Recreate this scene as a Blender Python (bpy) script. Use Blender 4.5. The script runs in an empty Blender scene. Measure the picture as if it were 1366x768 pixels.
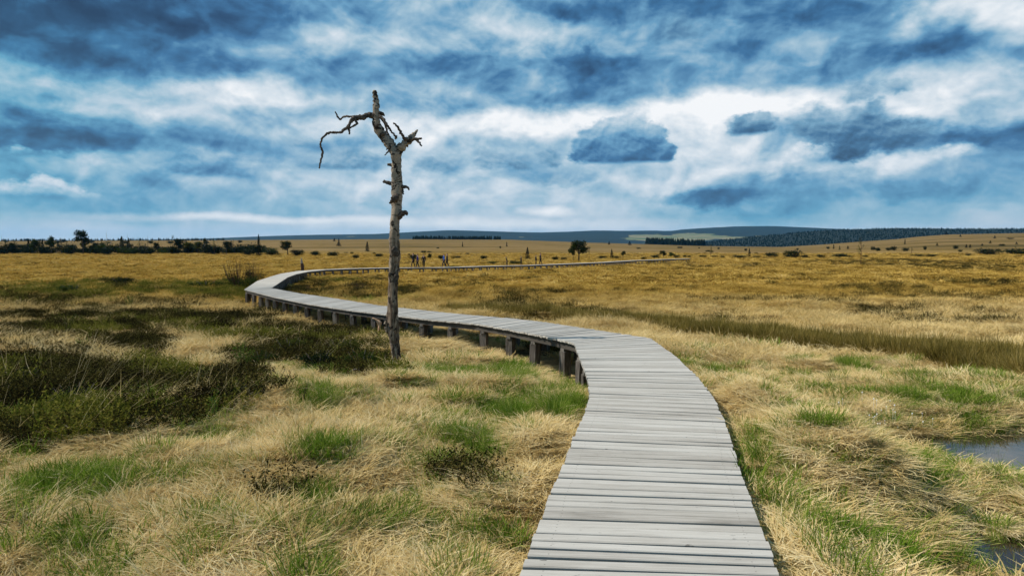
import bpy, bmesh, math, random
import numpy as np
from mathutils import Vector, Matrix, Euler

R = math.radians
random.seed(7)
SC = bpy.context.scene
COL = SC.collection

# ------------------------------------------------------------------ camera model (for measuring the place from the photograph)
F, CX, CY = 911.0, 683.0, 384.0
EYE = 2.1
ROW0 = 326.0
PITCH = math.atan((CY - ROW0) / F)
cp, sp = math.cos(PITCH), math.sin(PITCH)

def ray(px, py):
    u, v = (px - CX) / F, (CY - py) / F
    return Vector((u, cp + v * sp, -sp + v * cp))

def project(x, y, z):
    """world -> photo pixel (numpy)"""
    dz = z - EYE
    w = y * cp - dz * sp
    w = np.where(w < 0.05, 0.05, w)
    v = (y * sp + dz * cp) / w
    return CX + F * x / w, CY - F * v

# ------------------------------------------------------------------ noise
def _h(ix, iy, s):
    n = (ix.astype(np.int64) * 374761393 + iy.astype(np.int64) * 668265263 + s * 974634777) & 0xffffffff
    n = ((n ^ (n >> 13)) * 1274126177) & 0xffffffff
    n = n ^ (n >> 16)
    return (n & 0xffff) / 65535.0

def vnoise(x, y, s=0):
    x = np.asarray(x, float); y = np.asarray(y, float)
    ix = np.floor(x); iy = np.floor(y)
    fx = x - ix; fy = y - iy
    fx = fx * fx * fx * (fx * (fx * 6 - 15) + 10); fy = fy * fy * fy * (fy * (fy * 6 - 15) + 10)
    a = _h(ix, iy, s); b = _h(ix + 1, iy, s); c = _h(ix, iy + 1, s); d = _h(ix + 1, iy + 1, s)
    return (a + (b - a) * fx) * (1 - fy) + (c + (d - c) * fx) * fy

def fbm(x, y, s=0, o=4):
    t = 0; a = 0.5; n = 0
    for k in range(o):
        t = t + a * vnoise(x * 2 ** k + 17.3 * k, y * 2 ** k - 9.1 * k, s + k); n += a; a *= 0.5
    return t / n

def sstep(a, b, x):
    t = np.clip((x - a) / (b - a), 0, 1)
    return t * t * (3 - 2 * t)

# ------------------------------------------------------------------ terrain
_pd = np.array([-60, 0, 9, 13, 22, 36, 60, 84, 160, 240, 300])
_pz = np.array([.42, .42, .42, .30, -.13, -.30, -.48, -.66, -.97, -0.92, -0.62])
_gd = np.arange(-80, 400, 0.5)
_gz = np.interp(_gd, _pd, _pz)
_k = np.ones(13) / 13
_gz = np.convolve(np.pad(_gz, 6, mode='edge'), _k, 'valid')

def deckz(d):
    return np.interp(d, _gd, _gz)

_cx = np.array([-900, 0, 270, 520, 680, 782, 859, 936, 1040, 1100, 1157, 1195, 1221, 1259, 1366, 2200])
_cr = np.array([322, 321.5, 320.5, 319, 319.7, 323.5, 325.6, 328, 329.5, 326, 321.5, 319, 316, 313, 310.9, 308])
CREST = 1200.0

def base_ground(x, y):
    x = np.asarray(x, float); y = np.asarray(y, float)
    g = deckz(y) - 0.42 - .20 * sstep(9, 14, y)
    px = CX + F * x / np.maximum(y, 1)
    zc = EYE + (ROW0 - np.interp(px, _cx, _cr)) / F * CREST
    s = np.clip((y - 260) / (CREST - 260), 0, 1)
    far = (-1.54) * (1 - s) + zc * s
    g = np.where(y > 260, far, g)
    over = np.clip((y - CREST) / 900, 0, 3)
    return g - np.where(y > CREST, over * (zc + 40), 0)

POOLS = [(5.4, 7.05, .72, .6), (6.6, 7.5, .85, .45), (4.55, 7.5, .4, .22), (6.3, 6.2, .6, .4), (4.9, 6.0, .22, .12), (3.42, 5.02, .24, .13), (3.60, 4.55, .42, .24), (3.85, 5.5, .3, .14), (4.9, 4.9, .5, .3)]
WATER_Z = -0.10

def pool_mask(x, y):
    m = np.zeros_like(np.asarray(x, float))
    wx = x + .25 * (fbm(x * 2.2, y * 2.2, 41) - .5); wy = y + .3 * (fbm(x * 2.2, y * 2.2, 47) - .5)
    for (a, b, rx, ry) in POOLS:
        d = np.sqrt(((wx - a) / rx) ** 2 + ((wy - b) / ry) ** 2)
        m = np.maximum(m, sstep(1.7, .6, d))
    return m

def seg_dist(x, y, pts):
    best = np.full(np.shape(x), 1e9); 
    for (a, b) in zip(pts[:-1], pts[1:]):
        dx, dy = b[0] - a[0], b[1] - a[1]
        t = np.clip(((x - a[0]) * dx + (y - a[1]) * dy) / (dx * dx + dy * dy + 1e-9), 0, 1)
        best = np.minimum(best, np.hypot(x - a[0] - t * dx, y - a[1] - t * dy))
    return best

def hit(px, py, zf):
    d = ray(px, py)
    lo, hi = 0.5, 3000.0
    def f(t): return EYE + d.z * t - zf(d.x * t, d.y * t)
    n = 400; prev = 0.5
    for i in range(1, n + 1):
        t = 0.5 * (3000 / 0.5) ** (i / n)
        if f(t) <= 0:
            lo, hi = prev, t
            for _ in range(40):
                m = (lo + hi) / 2
                if f(m) > 0: lo = m
                else: hi = m
            return Vector((d.x * hi, d.y * hi, EYE + d.z * hi))
        prev = t
    t = CREST / d.y
    return Vector((d.x * t, d.y * t, EYE + d.z * t))

def on_deck(px, py): return hit(px, py, lambda x, y: float(deckz(y)))

# ------------------------------------------------------------------ boardwalk plan (left edge, right edge) measured station by station
ST = [((692, 768), (1046, 780)), ((737, 650), (998.5, 659)), ((781, 547), (964.5, 555)), ((787, 524), (952, 530)), ((783, 502), (931.5, 504)),
      ((774, 479), (905, 478)), ((765.5, 457), (868, 451)), ((742, 451.5), (825, 444.5)), ((718, 446.6), (790, 439)), ((672, 437.8), (727, 429.5)),
      ((635, 431.6), (684, 424.6)), ((560, 424.6), (610, 418.3)), ((462, 413), (508, 407.5)), ((410, 405), (452, 398.5)), ((365, 396), (402, 391.5)),
      ((326, 386), (362, 384)), ((343, 374.7), (373, 376.8)), ((361, 368.8), (384, 369.6)), ((374, 365), (395, 365.6)), ((397, 361.4), (411, 362.3))]
stations = []
for (l, r) in ST:
    stations.append((on_deck(*l), on_deck(*r)))
a0, b0 = stations[0]; a1, b1 = stations[2]
dirn = ((a1 + b1) - (a0 + b0)).normalized()
stations.insert(0, (a0 - dirn * 6.5, b0 - dirn * 6.5))
for s in stations[0]: s.z = .42
FAR = [(428, 359.7), (470, 358), (520, 357), (591, 356.6), (645, 354.9), (707, 353.6), (749, 352), (799, 350), (844, 347.3), (885, 345.8), (918, 344.8)]
fc = [on_deck(*p) for p in FAR]
for i, p in enumerate(fc):
    q0 = (stations[-1][0] + stations[-1][1]) / 2 if i == 0 else fc[i - 1]
    q1 = fc[i + 1] if i < len(fc) - 1 else p
    t = (q1 - q0); t.z = 0; t.normalize()
    nl = Vector((-t.y, t.x, 0)) * .66
    stations.append((p + nl, p - nl))
DECK_C = [((a + b) / 2) for a, b in stations]
DECK_XY = [(p.x, p.y) for p in DECK_C]

def ground(x, y):
    x = np.asarray(x, float); y = np.asarray(y, float)
    g = base_ground(x, y)
    ay = np.abs(y)
    amp = np.clip(.10 + ay * .003, .1, .8)
    g = g + amp * (fbm(x / 7.0, y / 7.0, 3) - .5) * np.where(y < 400, 1, .6)
    hol = np.exp(-((x - 5.4) / 1.6) ** 2 - ((y - 7.0) / 1.5) ** 2)
    g = g + (1 - .8 * hol) * (.34 * (fbm(x / 1.5, y / 1.5, 11, 2) - .5) + .2 * (fbm(x / .55, y / .55, 15, 2) - .5)) * np.clip(1.5 - ay / 120, 0, 1)
    # dry tussock ridge right of the walk, and the slightly higher verge
    g = g + .26 * np.exp(-((x - 3.0 - .12 * np.sin(y * 2)) / .42) ** 2) * sstep(5.0, 5.9, y) * sstep(9.2, 7.8, y)
    xe = 1.36 + (y - 3.46) * .217
    g = g + (.24 * np.exp(-((x - xe - .45) / .55) ** 2) + .12 * np.exp(-((x - xe + 1.75) / .4) ** 2)) * sstep(1, 2, y) * sstep(9.2, 7.8, y)
    # low mound on the left foreground
    g = g + .16 * np.exp(-((x + 2.3) / 1.6) ** 2 - ((y - 6.2) / 1.0) ** 2)
    wet = np.exp(-((x - 5.0) / 1.7) ** 2 - ((y - 6.2) / 1.8) ** 2)
    g = g - wet * .07
    g = g - .22 * pool_mask(x, y)
    near = (y < 200)
    if np.any(near):
        d = np.full(x.shape, 9.0)
        d[near] = seg_dist(x[near], y[near], DECK_XY)
        side = sstep(1.0, 1.7, x - (y - 3.5) * .2)
        lim = deckz(y) - np.where(y < 10, .30 - .17 * side, .30) - .50 * sstep(8.5, 12, y)
        w = sstep(np.where(y < 9, 1.2, 1.9), np.where(y < 9, .6, .85), d)
        g = g * (1 - w) + np.minimum(g, lim) * w
    return g

def gz(x, y): return float(ground(np.array([x]), np.array([y]))[0])
def on_ground(px, py):
    p = hit(px, py, lambda x, y: float(base_ground(x, y)))
    p.z = gz(p.x, p.y)
    return p

# ------------------------------------------------------------------ nodes
def lin(c):
    return tuple((v / 255 / 12.92 if v / 255 <= .04045 else ((v / 255 + .055) / 1.055) ** 2.4) for v in c) + (1,)

class G:
    """tiny node-graph writer"""
    def __init__(s, tree): s.t = tree; s.N = tree.nodes; s.L = tree.links
    def n(s, typ, ins=None, **kw):
        o = s.N.new(typ)
        for k, v in kw.items(): setattr(o, k, v)
        for k, v in (ins or {}).items():
            if hasattr(v, 'is_linked') or isinstance(v, bpy.types.NodeSocket): s.L.new(v, o.inputs[k])
            else: o.inputs[k].default_value = v
        return o
    def m(s, op, a, b=0.0, c=None, clamp=False):
        i = {0: a, 1: b}
        if c is not None: i[2] = c
        return s.n('ShaderNodeMath', i, operation=op, use_clamp=clamp).outputs[0]
    def vm(s, op, a, b=None, c=None):
        i = {0: a}
        if b is not None: i[1] = b
        if c is not None: i[2] = c
        o = s.n('ShaderNodeVectorMath', i, operation=op)
        return o.outputs['Value'] if op in ('LENGTH', 'DOT_PRODUCT') else o.outputs[0]
    def noise(s, vec, scale, detail=4, rough=.55, dist=0, dims='3D'):
        return s.n('ShaderNodeTexNoise', {'Vector': vec, 'Scale': scale, 'Detail': detail, 'Roughness': rough, 'Distortion': dist}, noise_dimensions=dims).outputs[0]
    def mr(s, v, a, b, c=0.0, d=1.0, smooth=True):
        return s.n('ShaderNodeMapRange', {0: v, 1: a, 2: b, 3: c, 4: d}, interpolation_type='SMOOTHSTEP' if smooth else 'LINEAR').outputs[0]
    def mix(s, f, a, b, mode='MIX'):
        o = s.N.new('ShaderNodeMix'); o.data_type = 'RGBA'; o.blend_type = mode
        for k, v in ((0, f), (6, a), (7, b)):
            if isinstance(v, bpy.types.NodeSocket): s.L.new(v, o.inputs[k])
            else: o.inputs[k].default_value = v
        return o.outputs[2]
    def ramp(s, v, stops):
        o = s.N.new('ShaderNodeValToRGB'); s.L.new(v, o.inputs[0])
        e = o.color_ramp.elements
        while len(e) < len(stops): e.new(.5)
        for k, (p, c) in enumerate(stops): e[k].position = p; e[k].color = c
        return o.outputs[0]

def new_mat(name):
    m = bpy.data.materials.new(name); m.use_nodes = True
    m.node_tree.nodes.clear()
    g = G(m.node_tree)
    out = m.node_tree.nodes.new('ShaderNodeOutputMaterial')
    return m, g, out

def finish(g, out, color, rough=.85, bump=None, bstr=.3, bdist=.02, spec=.2):
    p = g.n('ShaderNodeBsdfPrincipled', {'Roughness': rough, 'Specular IOR Level': spec})
    if isinstance(color, bpy.types.NodeSocket): g.L.new(color, p.inputs['Base Color'])
    else: p.inputs['Base Color'].default_value = color
    if bump is not None:
        b = g.n('ShaderNodeBump', {'Height': bump, 'Strength': bstr, 'Distance': bdist})
        g.L.new(b.outputs[0], p.inputs['Normal'])
    g.L.new(p.outputs[0], out.inputs[0])
    return p

def c4(r, g, b): return (r, g, b, 1)

def blade_mat(name, stops, transl=.3, gold=None, patch=None, hue_jit=.35):
    """leaf/blade material: per-blade and per-tuft variation and broad patches over the field"""
    m, g, out = new_mat(name)
    geo = g.n('ShaderNodeNewGeometry'); oi = g.n('ShaderNodeObjectInfo')
    pos = geo.outputs['Position']
    a = g.m('MULTIPLY', geo.outputs['Random Per Island'], .66)
    b = g.m('MULTIPLY_ADD', oi.outputs['Random'], .25, a)
    big = g.noise(pos, .9, 3)
    v = g.m('MULTIPLY_ADD', g.m('SUBTRACT', big, .5), .9, g.m('ADD', b, .1))
    col = g.ramp(v, stops)
    if gold:
        sep = g.n('ShaderNodeSeparateXYZ', {0: pos})
        n2 = g.noise(pos, .05, 4)
        n3 = g.noise(g.vm('MULTIPLY', pos, (1, .5, 1)), .35, 3)
        yv = g.m('ADD', sep.outputs[1], g.m('MULTIPLY', g.m('SUBTRACT', n2, .5), 26))
        f = g.mr(yv, 12, 46)
        gcol = g.ramp(g.m('MULTIPLY_ADD', g.m('SUBTRACT', n3, .5), 1.1, b), gold)
        col = g.mix(f, col, gcol)
        # the pinkish bleached grass of the far slope
        ff = g.mr(sep.outputs[1], 260, 420)
        col = g.mix(ff, col, c4(.20, .125, .042))
    d = g.n('ShaderNodeBsdfDiffuse', {0: col, 'Roughness': .6})
    t = g.n('ShaderNodeBsdfTranslucent', {0: col})
    mx = g.n('ShaderNodeMixShader', {0: transl})
    g.L.new(d.outputs[0], mx.inputs[1]); g.L.new(t.outputs[0], mx.inputs[2])
    g.L.new(mx.outputs[0], out.inputs[0])
    return m

M = {}
M['dry'] = blade_mat('dry_grass_blades', [(0, c4(.17, .10, .03)), (.22, c4(.47, .335, .115)), (.55, c4(.71, .55, .26)), (1, c4(.84, .71, .43))],
                     gold=[(0, c4(.11, .062, .010)), (.3, c4(.37, .23, .042)), (.65, c4(.60, .40, .095)), (1, c4(.74, .54, .20))])
M['green'] = blade_mat('green_grass_blades', [(0, c4(.03, .06, .008)), (.35, c4(.10, .175, .016)), (.7, c4(.21, .30, .035)), (1, c4(.44, .42, .12))], transl=.35)
M['rush'] = blade_mat('rush_blades', [(0, c4(.04, .032, .007)), (.35, c4(.14, .11, .022)), (.7, c4(.32, .235, .06)), (1, c4(.48, .36, .13))])
M['heather'] = blade_mat('heather_sprigs', [(0, c4(.008, .006, .004)), (.4, c4(.022, .017, .008)), (.66, c4(.065, .056, .014)), (1, c4(.20, .16, .04))], transl=.12)
M['bilberry'] = blade_mat('bilberry_leaves', [(0, c4(.03, .036, .006)), (.35, c4(.09, .10, .014)), (.7, c4(.19, .18, .028)), (1, c4(.32, .27, .06))], transl=.3)
M['leaf_fresh'] = blade_mat('fresh_leaves', [(0, c4(.03, .06, .01)), (.5, c4(.08, .15, .02)), (1, c4(.17, .25, .045))], transl=.35)
M['leaf_dark'] = blade_mat('dark_leaves', [(0, c4(.008, .012, .006)), (.5, c4(.018, .028, .011)), (1, c4(.04, .055, .018))], transl=.15)
M['leaf_mid'] = blade_mat('mid_leaves', [(0, c4(.016, .026, .007)), (.5, c4(.036, .055, .012)), (1, c4(.07, .09, .02))], transl=.25)
M['leaf_olive'] = blade_mat('olive_leaves', [(0, c4(.03, .035, .008)), (.5, c4(.07, .08, .016)), (1, c4(.12, .12, .03))], transl=.25)
M['needle'] = blade_mat('conifer_needles', [(0, c4(.004, .007, .006)), (.5, c4(.009, .014, .010)), (1, c4(.018, .027, .015))], transl=.05)
M['twig'] = blade_mat('bare_twigs', [(0, c4(.035, .018, .012)), (.5, c4(.08, .045, .03)), (1, c4(.15, .10, .07))], transl=.0)

def wood_mat(name, dark=False):
    m, g, out = new_mat(name)
    uv = g.n('ShaderNodeUVMap').outputs[0]
    rnd = g.n('ShaderNodeNewGeometry').outputs['Random Per Island']
    off = g.n('ShaderNodeCombineXYZ', {0: g.m('MULTIPLY', rnd, 37.0), 1: g.m('MULTIPLY', rnd, 91.0)}).outputs[0]
    v = g.vm('ADD', uv, off)
    grain = g.noise(g.vm('MULTIPLY', v, (2.2, 60, 1)), 1.0, 6, .62, .4)
    fine = g.noise(g.vm('MULTIPLY', v, (5, 190, 1)), 1.0, 3, .6)
    blot = g.noise(g.vm('MULTIPLY', v, (1.6, 5, 1)), 1.0, 4, .6)
    spots = g.noise(g.vm('MULTIPLY', v, (14, 40, 1)), 1.0, 2, .5)
    t = g.m('ADD', g.m('MULTIPLY', grain, .55), g.m('MULTIPLY', blot, .35))
    t = g.m('MULTIPLY_ADD', g.m('SUBTRACT', rnd, .5), .22, t)
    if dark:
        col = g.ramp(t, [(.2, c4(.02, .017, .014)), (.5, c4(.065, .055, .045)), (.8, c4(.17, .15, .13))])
    else:
        col = g.ramp(t, [(.16, c4(.16, .14, .118)), (.34, c4(.34, .31, .27)), (.54, c4(.45, .42, .375)), (.82, c4(.55, .52, .475))])
        crack = g.mr(fine, .30, .38, 1, 0)
        col = g.mix(g.m('MULTIPLY', crack, .45), col, c4(.07, .06, .055))
        sp_ = g.mr(spots, .70, .76, 0, .7)
        col = g.mix(sp_, col, c4(.09, .08, .07))
        su = g.n('ShaderNodeSeparateXYZ', {0: uv})
        du = g.m('ABSOLUTE', g.m('SUBTRACT', g.m('ABSOLUTE', g.m('SUBTRACT', su.outputs[0], .675)), .56))
        dv = g.m('ABSOLUTE', g.m('SUBTRACT', g.m('ABSOLUTE', g.m('SUBTRACT', su.outputs[1], .05)), .024))
        nail = g.mr(g.m('ADD', g.m('POWER', du, 2.0), g.m('POWER', dv, 2.0)), .000005, .00003, .6, 0)
        col = g.mix(nail, col, c4(.03, .026, .022))
        lich = g.noise(g.vm('MULTIPLY', v, (3, 9, 1)), 1.3, 5, .65)
        col = g.mix(g.mr(lich, .6, .75, 0, .35), col, c4(.36, .37, .29))
    finish(g, out, col, .82, g.m('ADD', grain, g.m('MULTIPLY', fine, .6)), .35, .006, .25)
    return m
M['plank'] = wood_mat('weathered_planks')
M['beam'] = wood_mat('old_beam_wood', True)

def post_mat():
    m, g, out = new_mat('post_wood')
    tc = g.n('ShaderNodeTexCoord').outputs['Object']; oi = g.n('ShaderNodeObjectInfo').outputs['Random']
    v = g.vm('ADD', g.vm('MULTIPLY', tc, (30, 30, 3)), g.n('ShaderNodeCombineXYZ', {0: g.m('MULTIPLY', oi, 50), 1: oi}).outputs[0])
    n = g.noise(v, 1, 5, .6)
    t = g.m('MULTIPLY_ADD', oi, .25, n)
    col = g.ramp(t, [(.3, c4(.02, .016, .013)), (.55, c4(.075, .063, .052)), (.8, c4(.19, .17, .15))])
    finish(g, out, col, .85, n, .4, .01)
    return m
M['post'] = post_mat()

def bark_birch():
    m, g, out = new_mat('dead_birch_bark')
    geo = g.n('ShaderNodeNewGeometry'); pos = geo.outputs['Position']
    sep = g.n('ShaderNodeSeparateXYZ', {0: pos})
    low = g.mr(g.m('MULTIPLY_ADD', g.m('SUBTRACT', g.noise(pos, 4, 3), .5), 1.2, sep.outputs[2]), 2.6, 1.9)                     # lower trunk has lost its white skin
    lent = g.noise(g.vm('MULTIPLY', pos, (6, 6, 26)), 1, 5, .62, .4)
    vert = g.noise(g.vm('MULTIPLY', pos, (26, 26, 3.0)), 1, 5, .62, .5)
    patch = g.noise(g.vm('MULTIPLY', pos, (7, 7, 6)), 1, 5, .6, .8)
    fine = g.noise(pos, 60, 4, .6)
    pale = g.ramp(fine, [(.25, c4(.14, .11, .08)), (.5, c4(.26, .21, .158)), (.75, c4(.38, .325, .255))])
    pale = g.mix(g.mr(lent, .555, .62), pale, c4(.045, .034, .026))
    hi = g.mr(sep.outputs[2], 3.5, 4.3, .60, .515)
    pale = g.mix(g.mr(g.m('SUBTRACT', patch, hi), -.01, .03), pale, c4(.022, .017, .013))
    brown = g.ramp(vert, [(.3, c4(.016, .012, .010)), (.44, c4(.085, .058, .038)), (.57, c4(.25, .19, .135)), (.75, c4(.44, .37, .295))])
    brown = g.mix(g.mr(patch, .52, .60), brown, c4(.022, .015, .011))
    col = g.mix(low, pale, brown)
    h = g.m('ADD', g.m('MULTIPLY', vert, g.m('MULTIPLY_ADD', low, .9, .25)), g.m('MULTIPLY', lent, .4))
    finish(g, out, col, .85, h, .7, .02)
    return m
M['birch'] = bark_birch()

def simple(name, a, b, scale=8, rough=.85, stretch=(1, 1, 1), bs=.4, bd=.01):
    m, g, out = new_mat(name)
    tc = g.n('ShaderNodeTexCoord').outputs['Object']
    n = g.noise(g.vm('MULTIPLY', tc, stretch), scale, 5, .6)
    col = g.mix(g.mr(n, .3, .7), a, b)
    finish(g, out, col, rough, n, bs, bd)
    return m
M['deadwood'] = simple('dead_branch_wood', c4(.025, .019, .015), c4(.11, .085, .065), 25)
M['paletwig'] = simple('pale_dead_wood', c4(.12, .10, .08), c4(.33, .29, .25), 12, stretch=(3, 3, .5))
M['trunk'] = simple('tree_trunk_bark', c4(.03, .024, .018), c4(.10, .085, .065), 9, stretch=(3, 3, .6))
M['snag'] = simple('snag_wood', c4(.035, .018, .012), c4(.10, .05, .032), 14, stretch=(3, 3, .5))
M['fresh_wood'] = simple('split_wood', c4(.38, .20, .11), c4(.60, .40, .26), 10)
M['skin'] = simple('skin', c4(.42, .25, .18), c4(.48, .29, .21), 6, .6)
M['white_tuft'] = simple('cotton_tufts', c4(.72, .72, .70), c4(.8, .8, .78), 6)

def cloth(name, c):
    return simple(name, c4(*[v * .8 for v in c]), c4(*[min(1, v * 1.2) for v in c]), 18, .8)

def ground_mat():
    m, g, out = new_mat('moor_soil_and_thatch')
    geo = g.n('ShaderNodeNewGeometry'); pos = geo.outputs['Position']
    sep = g.n('ShaderNodeSeparateXYZ', {0: pos}); Y = sep.outputs[1]
    thatch = g.noise(pos, 14, 6, .65, .5)
    mid = g.noise(pos, 1.4, 5, .6)
    near = g.ramp(g.m('MULTIPLY_ADD', g.m('SUBTRACT', mid, .5), .7, thatch), [(.28, c4(.07, .048, .02)), (.48, c4(.28, .20, .09)), (.7, c4(.48, .37, .19))])
    near = g.mix(g.n('ShaderNodeAttribute', attribute_name='moss').outputs['Fac'], near, g.ramp(thatch, [(.3, c4(.012, .012, .005)), (.5, c4(.035, .034, .010)), (.7, c4(.075, .07, .02))]))
    st = g.noise(g.vm('MULTIPLY', pos, (.22, .5, .22)), 1, 6, .62, .3)
    broad = g.noise(g.vm('MULTIPLY', pos, (.012, .03, .012)), 1, 4, .55)
    gold = g.ramp(g.m('MULTIPLY_ADD', g.m('SUBTRACT', broad, .5), .6, st), [(.3, c4(.085, .052, .012)), (.48, c4(.245, .15, .033)), (.66, c4(.37, .235, .06))])
    bands = g.noise(g.vm('MULTIPLY', pos, (.006, .02, .006)), 1, 5, .6, .4)
    far = g.ramp(bands, [(.33, c4(.075, .052, .014)), (.45, c4(.145, .093, .026)), (.56, c4(.185, .118, .042)), (.7, c4(.235, .16, .075))])
    spots = g.noise(g.vm('MULTIPLY', pos, (.05, .11, .05)), 1, 5, .7, .2)
    far = g.mix(g.mr(spots, .56, .68, 0, .8), far, c4(.055, .05, .017))
    col = g.mix(g.mr(Y, 14, 45), near, gold)
    col = g.mix(g.mr(g.m('MULTIPLY_ADD', broad, 140, Y), 300, 420), col, far)
    finish(g, out, col, .95, g.m('ADD', thatch, mid), .6, .05, .05)
    return m
M['ground'] = ground_mat()

def hills_mat(field):
    m, g, out = new_mat('wooded_hills')
    pos = g.n('ShaderNodeNewGeometry').outputs['Position']
    n = g.noise(g.vm('MULTIPLY', pos, (.0035, .0016, .0)), 1, 4, .6, .3)
    tex = g.noise(pos, .03, 4, .7)
    wood = g.ramp(tex, [(.3, c4(.005, .010, .010)), (.7, c4(.014, .026, .020))])
    fld = g.ramp(g.noise(g.vm('MULTIPLY', pos, (.006, .003, 0)), 1, 3), [(.35, c4(.06, .10, .035)), (.6, c4(.19, .17, .09))])
    at = g.n('ShaderNodeAttribute', attribute_name='field').outputs['Fac']
    f = g.mr(g.m('ADD', n, g.m('MULTIPLY', at, .30)), .66, .70)
    finish(g, out, g.mix(f, wood, fld), .95)
    return m
M['hills'] = hills_mat(True)

def water_mat():
    m, g, out = new_mat('bog_water')
    pos = g.n('ShaderNodeNewGeometry').outputs['Position']
    n = g.noise(pos, 9, 3, .5)
    p = finish(g, out, c4(.030, .023, .014), .06, n, .08, .01, .5)
    p.inputs['IOR'].default_value = 1.5
    return m
M['water'] = water_mat()

# ------------------------------------------------------------------ object helpers
def link(name, mesh, mat=None, parent=None, loc=None):
    o = bpy.data.objects.new(name, mesh); COL.objects.link(o)
    if mat is not None and not mesh.materials: mesh.materials.append(mat)
    if parent is not None: o.parent = parent
    if loc is not None: o.location = loc
    return o
def tag(o, label=None, cat=None, group=None, kind=None):
    if label: o['label'] = label
    if cat: o['category'] = cat
    if group: o['group'] = group
    if kind: o['kind'] = kind
    return o
def empty(name, loc, label, cat, group=None, rz=0, scale=(1, 1, 1)):
    o = bpy.data.objects.new(name, None); COL.objects.link(o); o.empty_display_size = .2
    o.location = loc; o.rotation_euler = (0, 0, rz); o.scale = scale
    return tag(o, label, cat, group)
def mesh_np(name, V, faces, mat=None, smooth=False):
    me = bpy.data.meshes.new(name)
    me.from_pydata([tuple(v) for v in V], [], faces)
    if smooth: me.polygons.foreach_set('use_smooth', [True] * len(me.polygons))
    if mat: me.materials.append(mat)
    me.update()
    return me

def smooth_path(pts, n):
    """Catmull-Rom through (vec, radius)"""
    out = []
    P = [pts[0]] + list(pts) + [pts[-1]]
    for i in range(1, len(P) - 2):
        p0, p1, p2, p3 = P[i - 1], P[i], P[i + 1], P[i + 2]
        for k in range(n):
            t = k / n
            v = .5 * ((2 * p1[0]) + (p2[0] - p0[0]) * t + (2 * p0[0] - 5 * p1[0] + 4 * p2[0] - p3[0]) * t * t + (3 * p1[0] - p0[0] - 3 * p2[0] + p3[0]) * t ** 3)
            out.append((v, p1[1] + (p2[1] - p1[1]) * t))
    out.append(pts[-1])
    return out

def tube(V, Fc, path, seg=8, rough=0.0, seed=0, flat_cap=True):
    rng = random.Random(seed)
    base = len(V); n = len(path)
    up = None
    lob = [(rng.uniform(0, 6.28), rng.uniform(.5, 1)) for _ in range(4)]
    for i, (p, r) in enumerate(path):
        t = (path[min(i + 1, n - 1)][0] - path[max(i - 1, 0)][0])
        t = t.normalized() if t.length > 1e-6 else Vector((0, 0, 1))
        if up is None:
            up = Vector((0, 1, 0)) if abs(t.y) < .9 else Vector((1, 0, 0))
        a = (up - t * up.dot(t)).normalized(); up = a; b = t.cross(a)
        for k in range(seg):
            an = 2 * math.pi * k / seg
            q = 1
            if rough:
                q += rough * (.5 * math.sin(2 * an + lob[0][0] + i * .25) + .35 * math.sin(3 * an + lob[1][0] - i * .17) + rng.uniform(-.5, .5) * .7)
            V.append(p + (a * math.cos(an) + b * math.sin(an)) * r * q)
    for i in range(n - 1):
        for k in range(seg):
            k2 = (k + 1) % seg
            Fc.append((base + i * seg + k, base + i * seg + k2, base + (i + 1) * seg + k2, base + (i + 1) * seg + k))
    Fc.append(tuple(base + k for k in range(seg))[::-1]); Fc.append(tuple(base + (n - 1) * seg + k for k in range(seg)))

def tube_mesh(name, path, mat, seg=8, rough=0.0, seed=0, smooth=True):
    V, Fc = [], []
    tube(V, Fc, path, seg, rough, seed)
    return mesh_np(name, V, Fc, mat, smooth)

# ------------------------------------------------------------------ ground sheet
def build_ground():
    ys = list(np.arange(-14, 14, .14))
    y = 14.0
    while y < 2600:
        ys.append(y); y += max(.14, y * .0125)
    ys = np.array(ys)
    nx = 300
    u = np.linspace(-1, 1, nx)
    u = np.sign(u) * np.abs(u) ** 1.15
    W = np.where(ys < 0, 16.0, 16 + ys * 1.15)
    X = u[None, :] * W[:, None]; Y = np.repeat(ys[:, None], nx, 1)
    Z = ground(X, Y)
    V = np.stack([X, Y, Z], -1).reshape(-1, 3)
    ny = len(ys)
    i = np.arange(ny - 1)[:, None] * nx + np.arange(nx - 1)[None, :]
    q = np.stack([i, i + 1, i + nx + 1, i + nx], -1).reshape(-1, 4)
    me = bpy.data.meshes.new('ground')
    me.vertices.add(len(V)); me.vertices.foreach_set('co', V.ravel().astype(np.float32))
    me.loops.add(q.size); me.loops.foreach_set('vertex_index', q.ravel().astype(np.int32))
    me.polygons.add(len(q)); me.polygons.foreach_set('loop_start', np.arange(0, q.size, 4, dtype=np.int32))
    me.polygons.foreach_set('use_smooth', np.ones(len(q), bool))
    me.update(calc_edges=True)
    at = me.attributes.new('moss', 'FLOAT', 'POINT')
    xf, yf = V[:, 0], V[:, 1]
    wet = np.clip(np.exp(-((xf - 5.0) / 1.8) ** 2 - ((yf - 6.3) / 1.9) ** 2) * 1.6 + pool_mask(xf, yf), 0, 1)
    px, py = project(xf, yf, V[:, 2])
    moss = np.maximum(wet, ell_mask(px, py, HEATHER, xf, yf) * .9 * (yf < 60))
    at.data.foreach_set('value', moss.astype(np.float32))
    me.materials.append(M['ground'])
    tag(link('ground', me), 'golden and straw coloured moorland ground with bare peat between the grass', 'ground', kind='structure')

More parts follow.
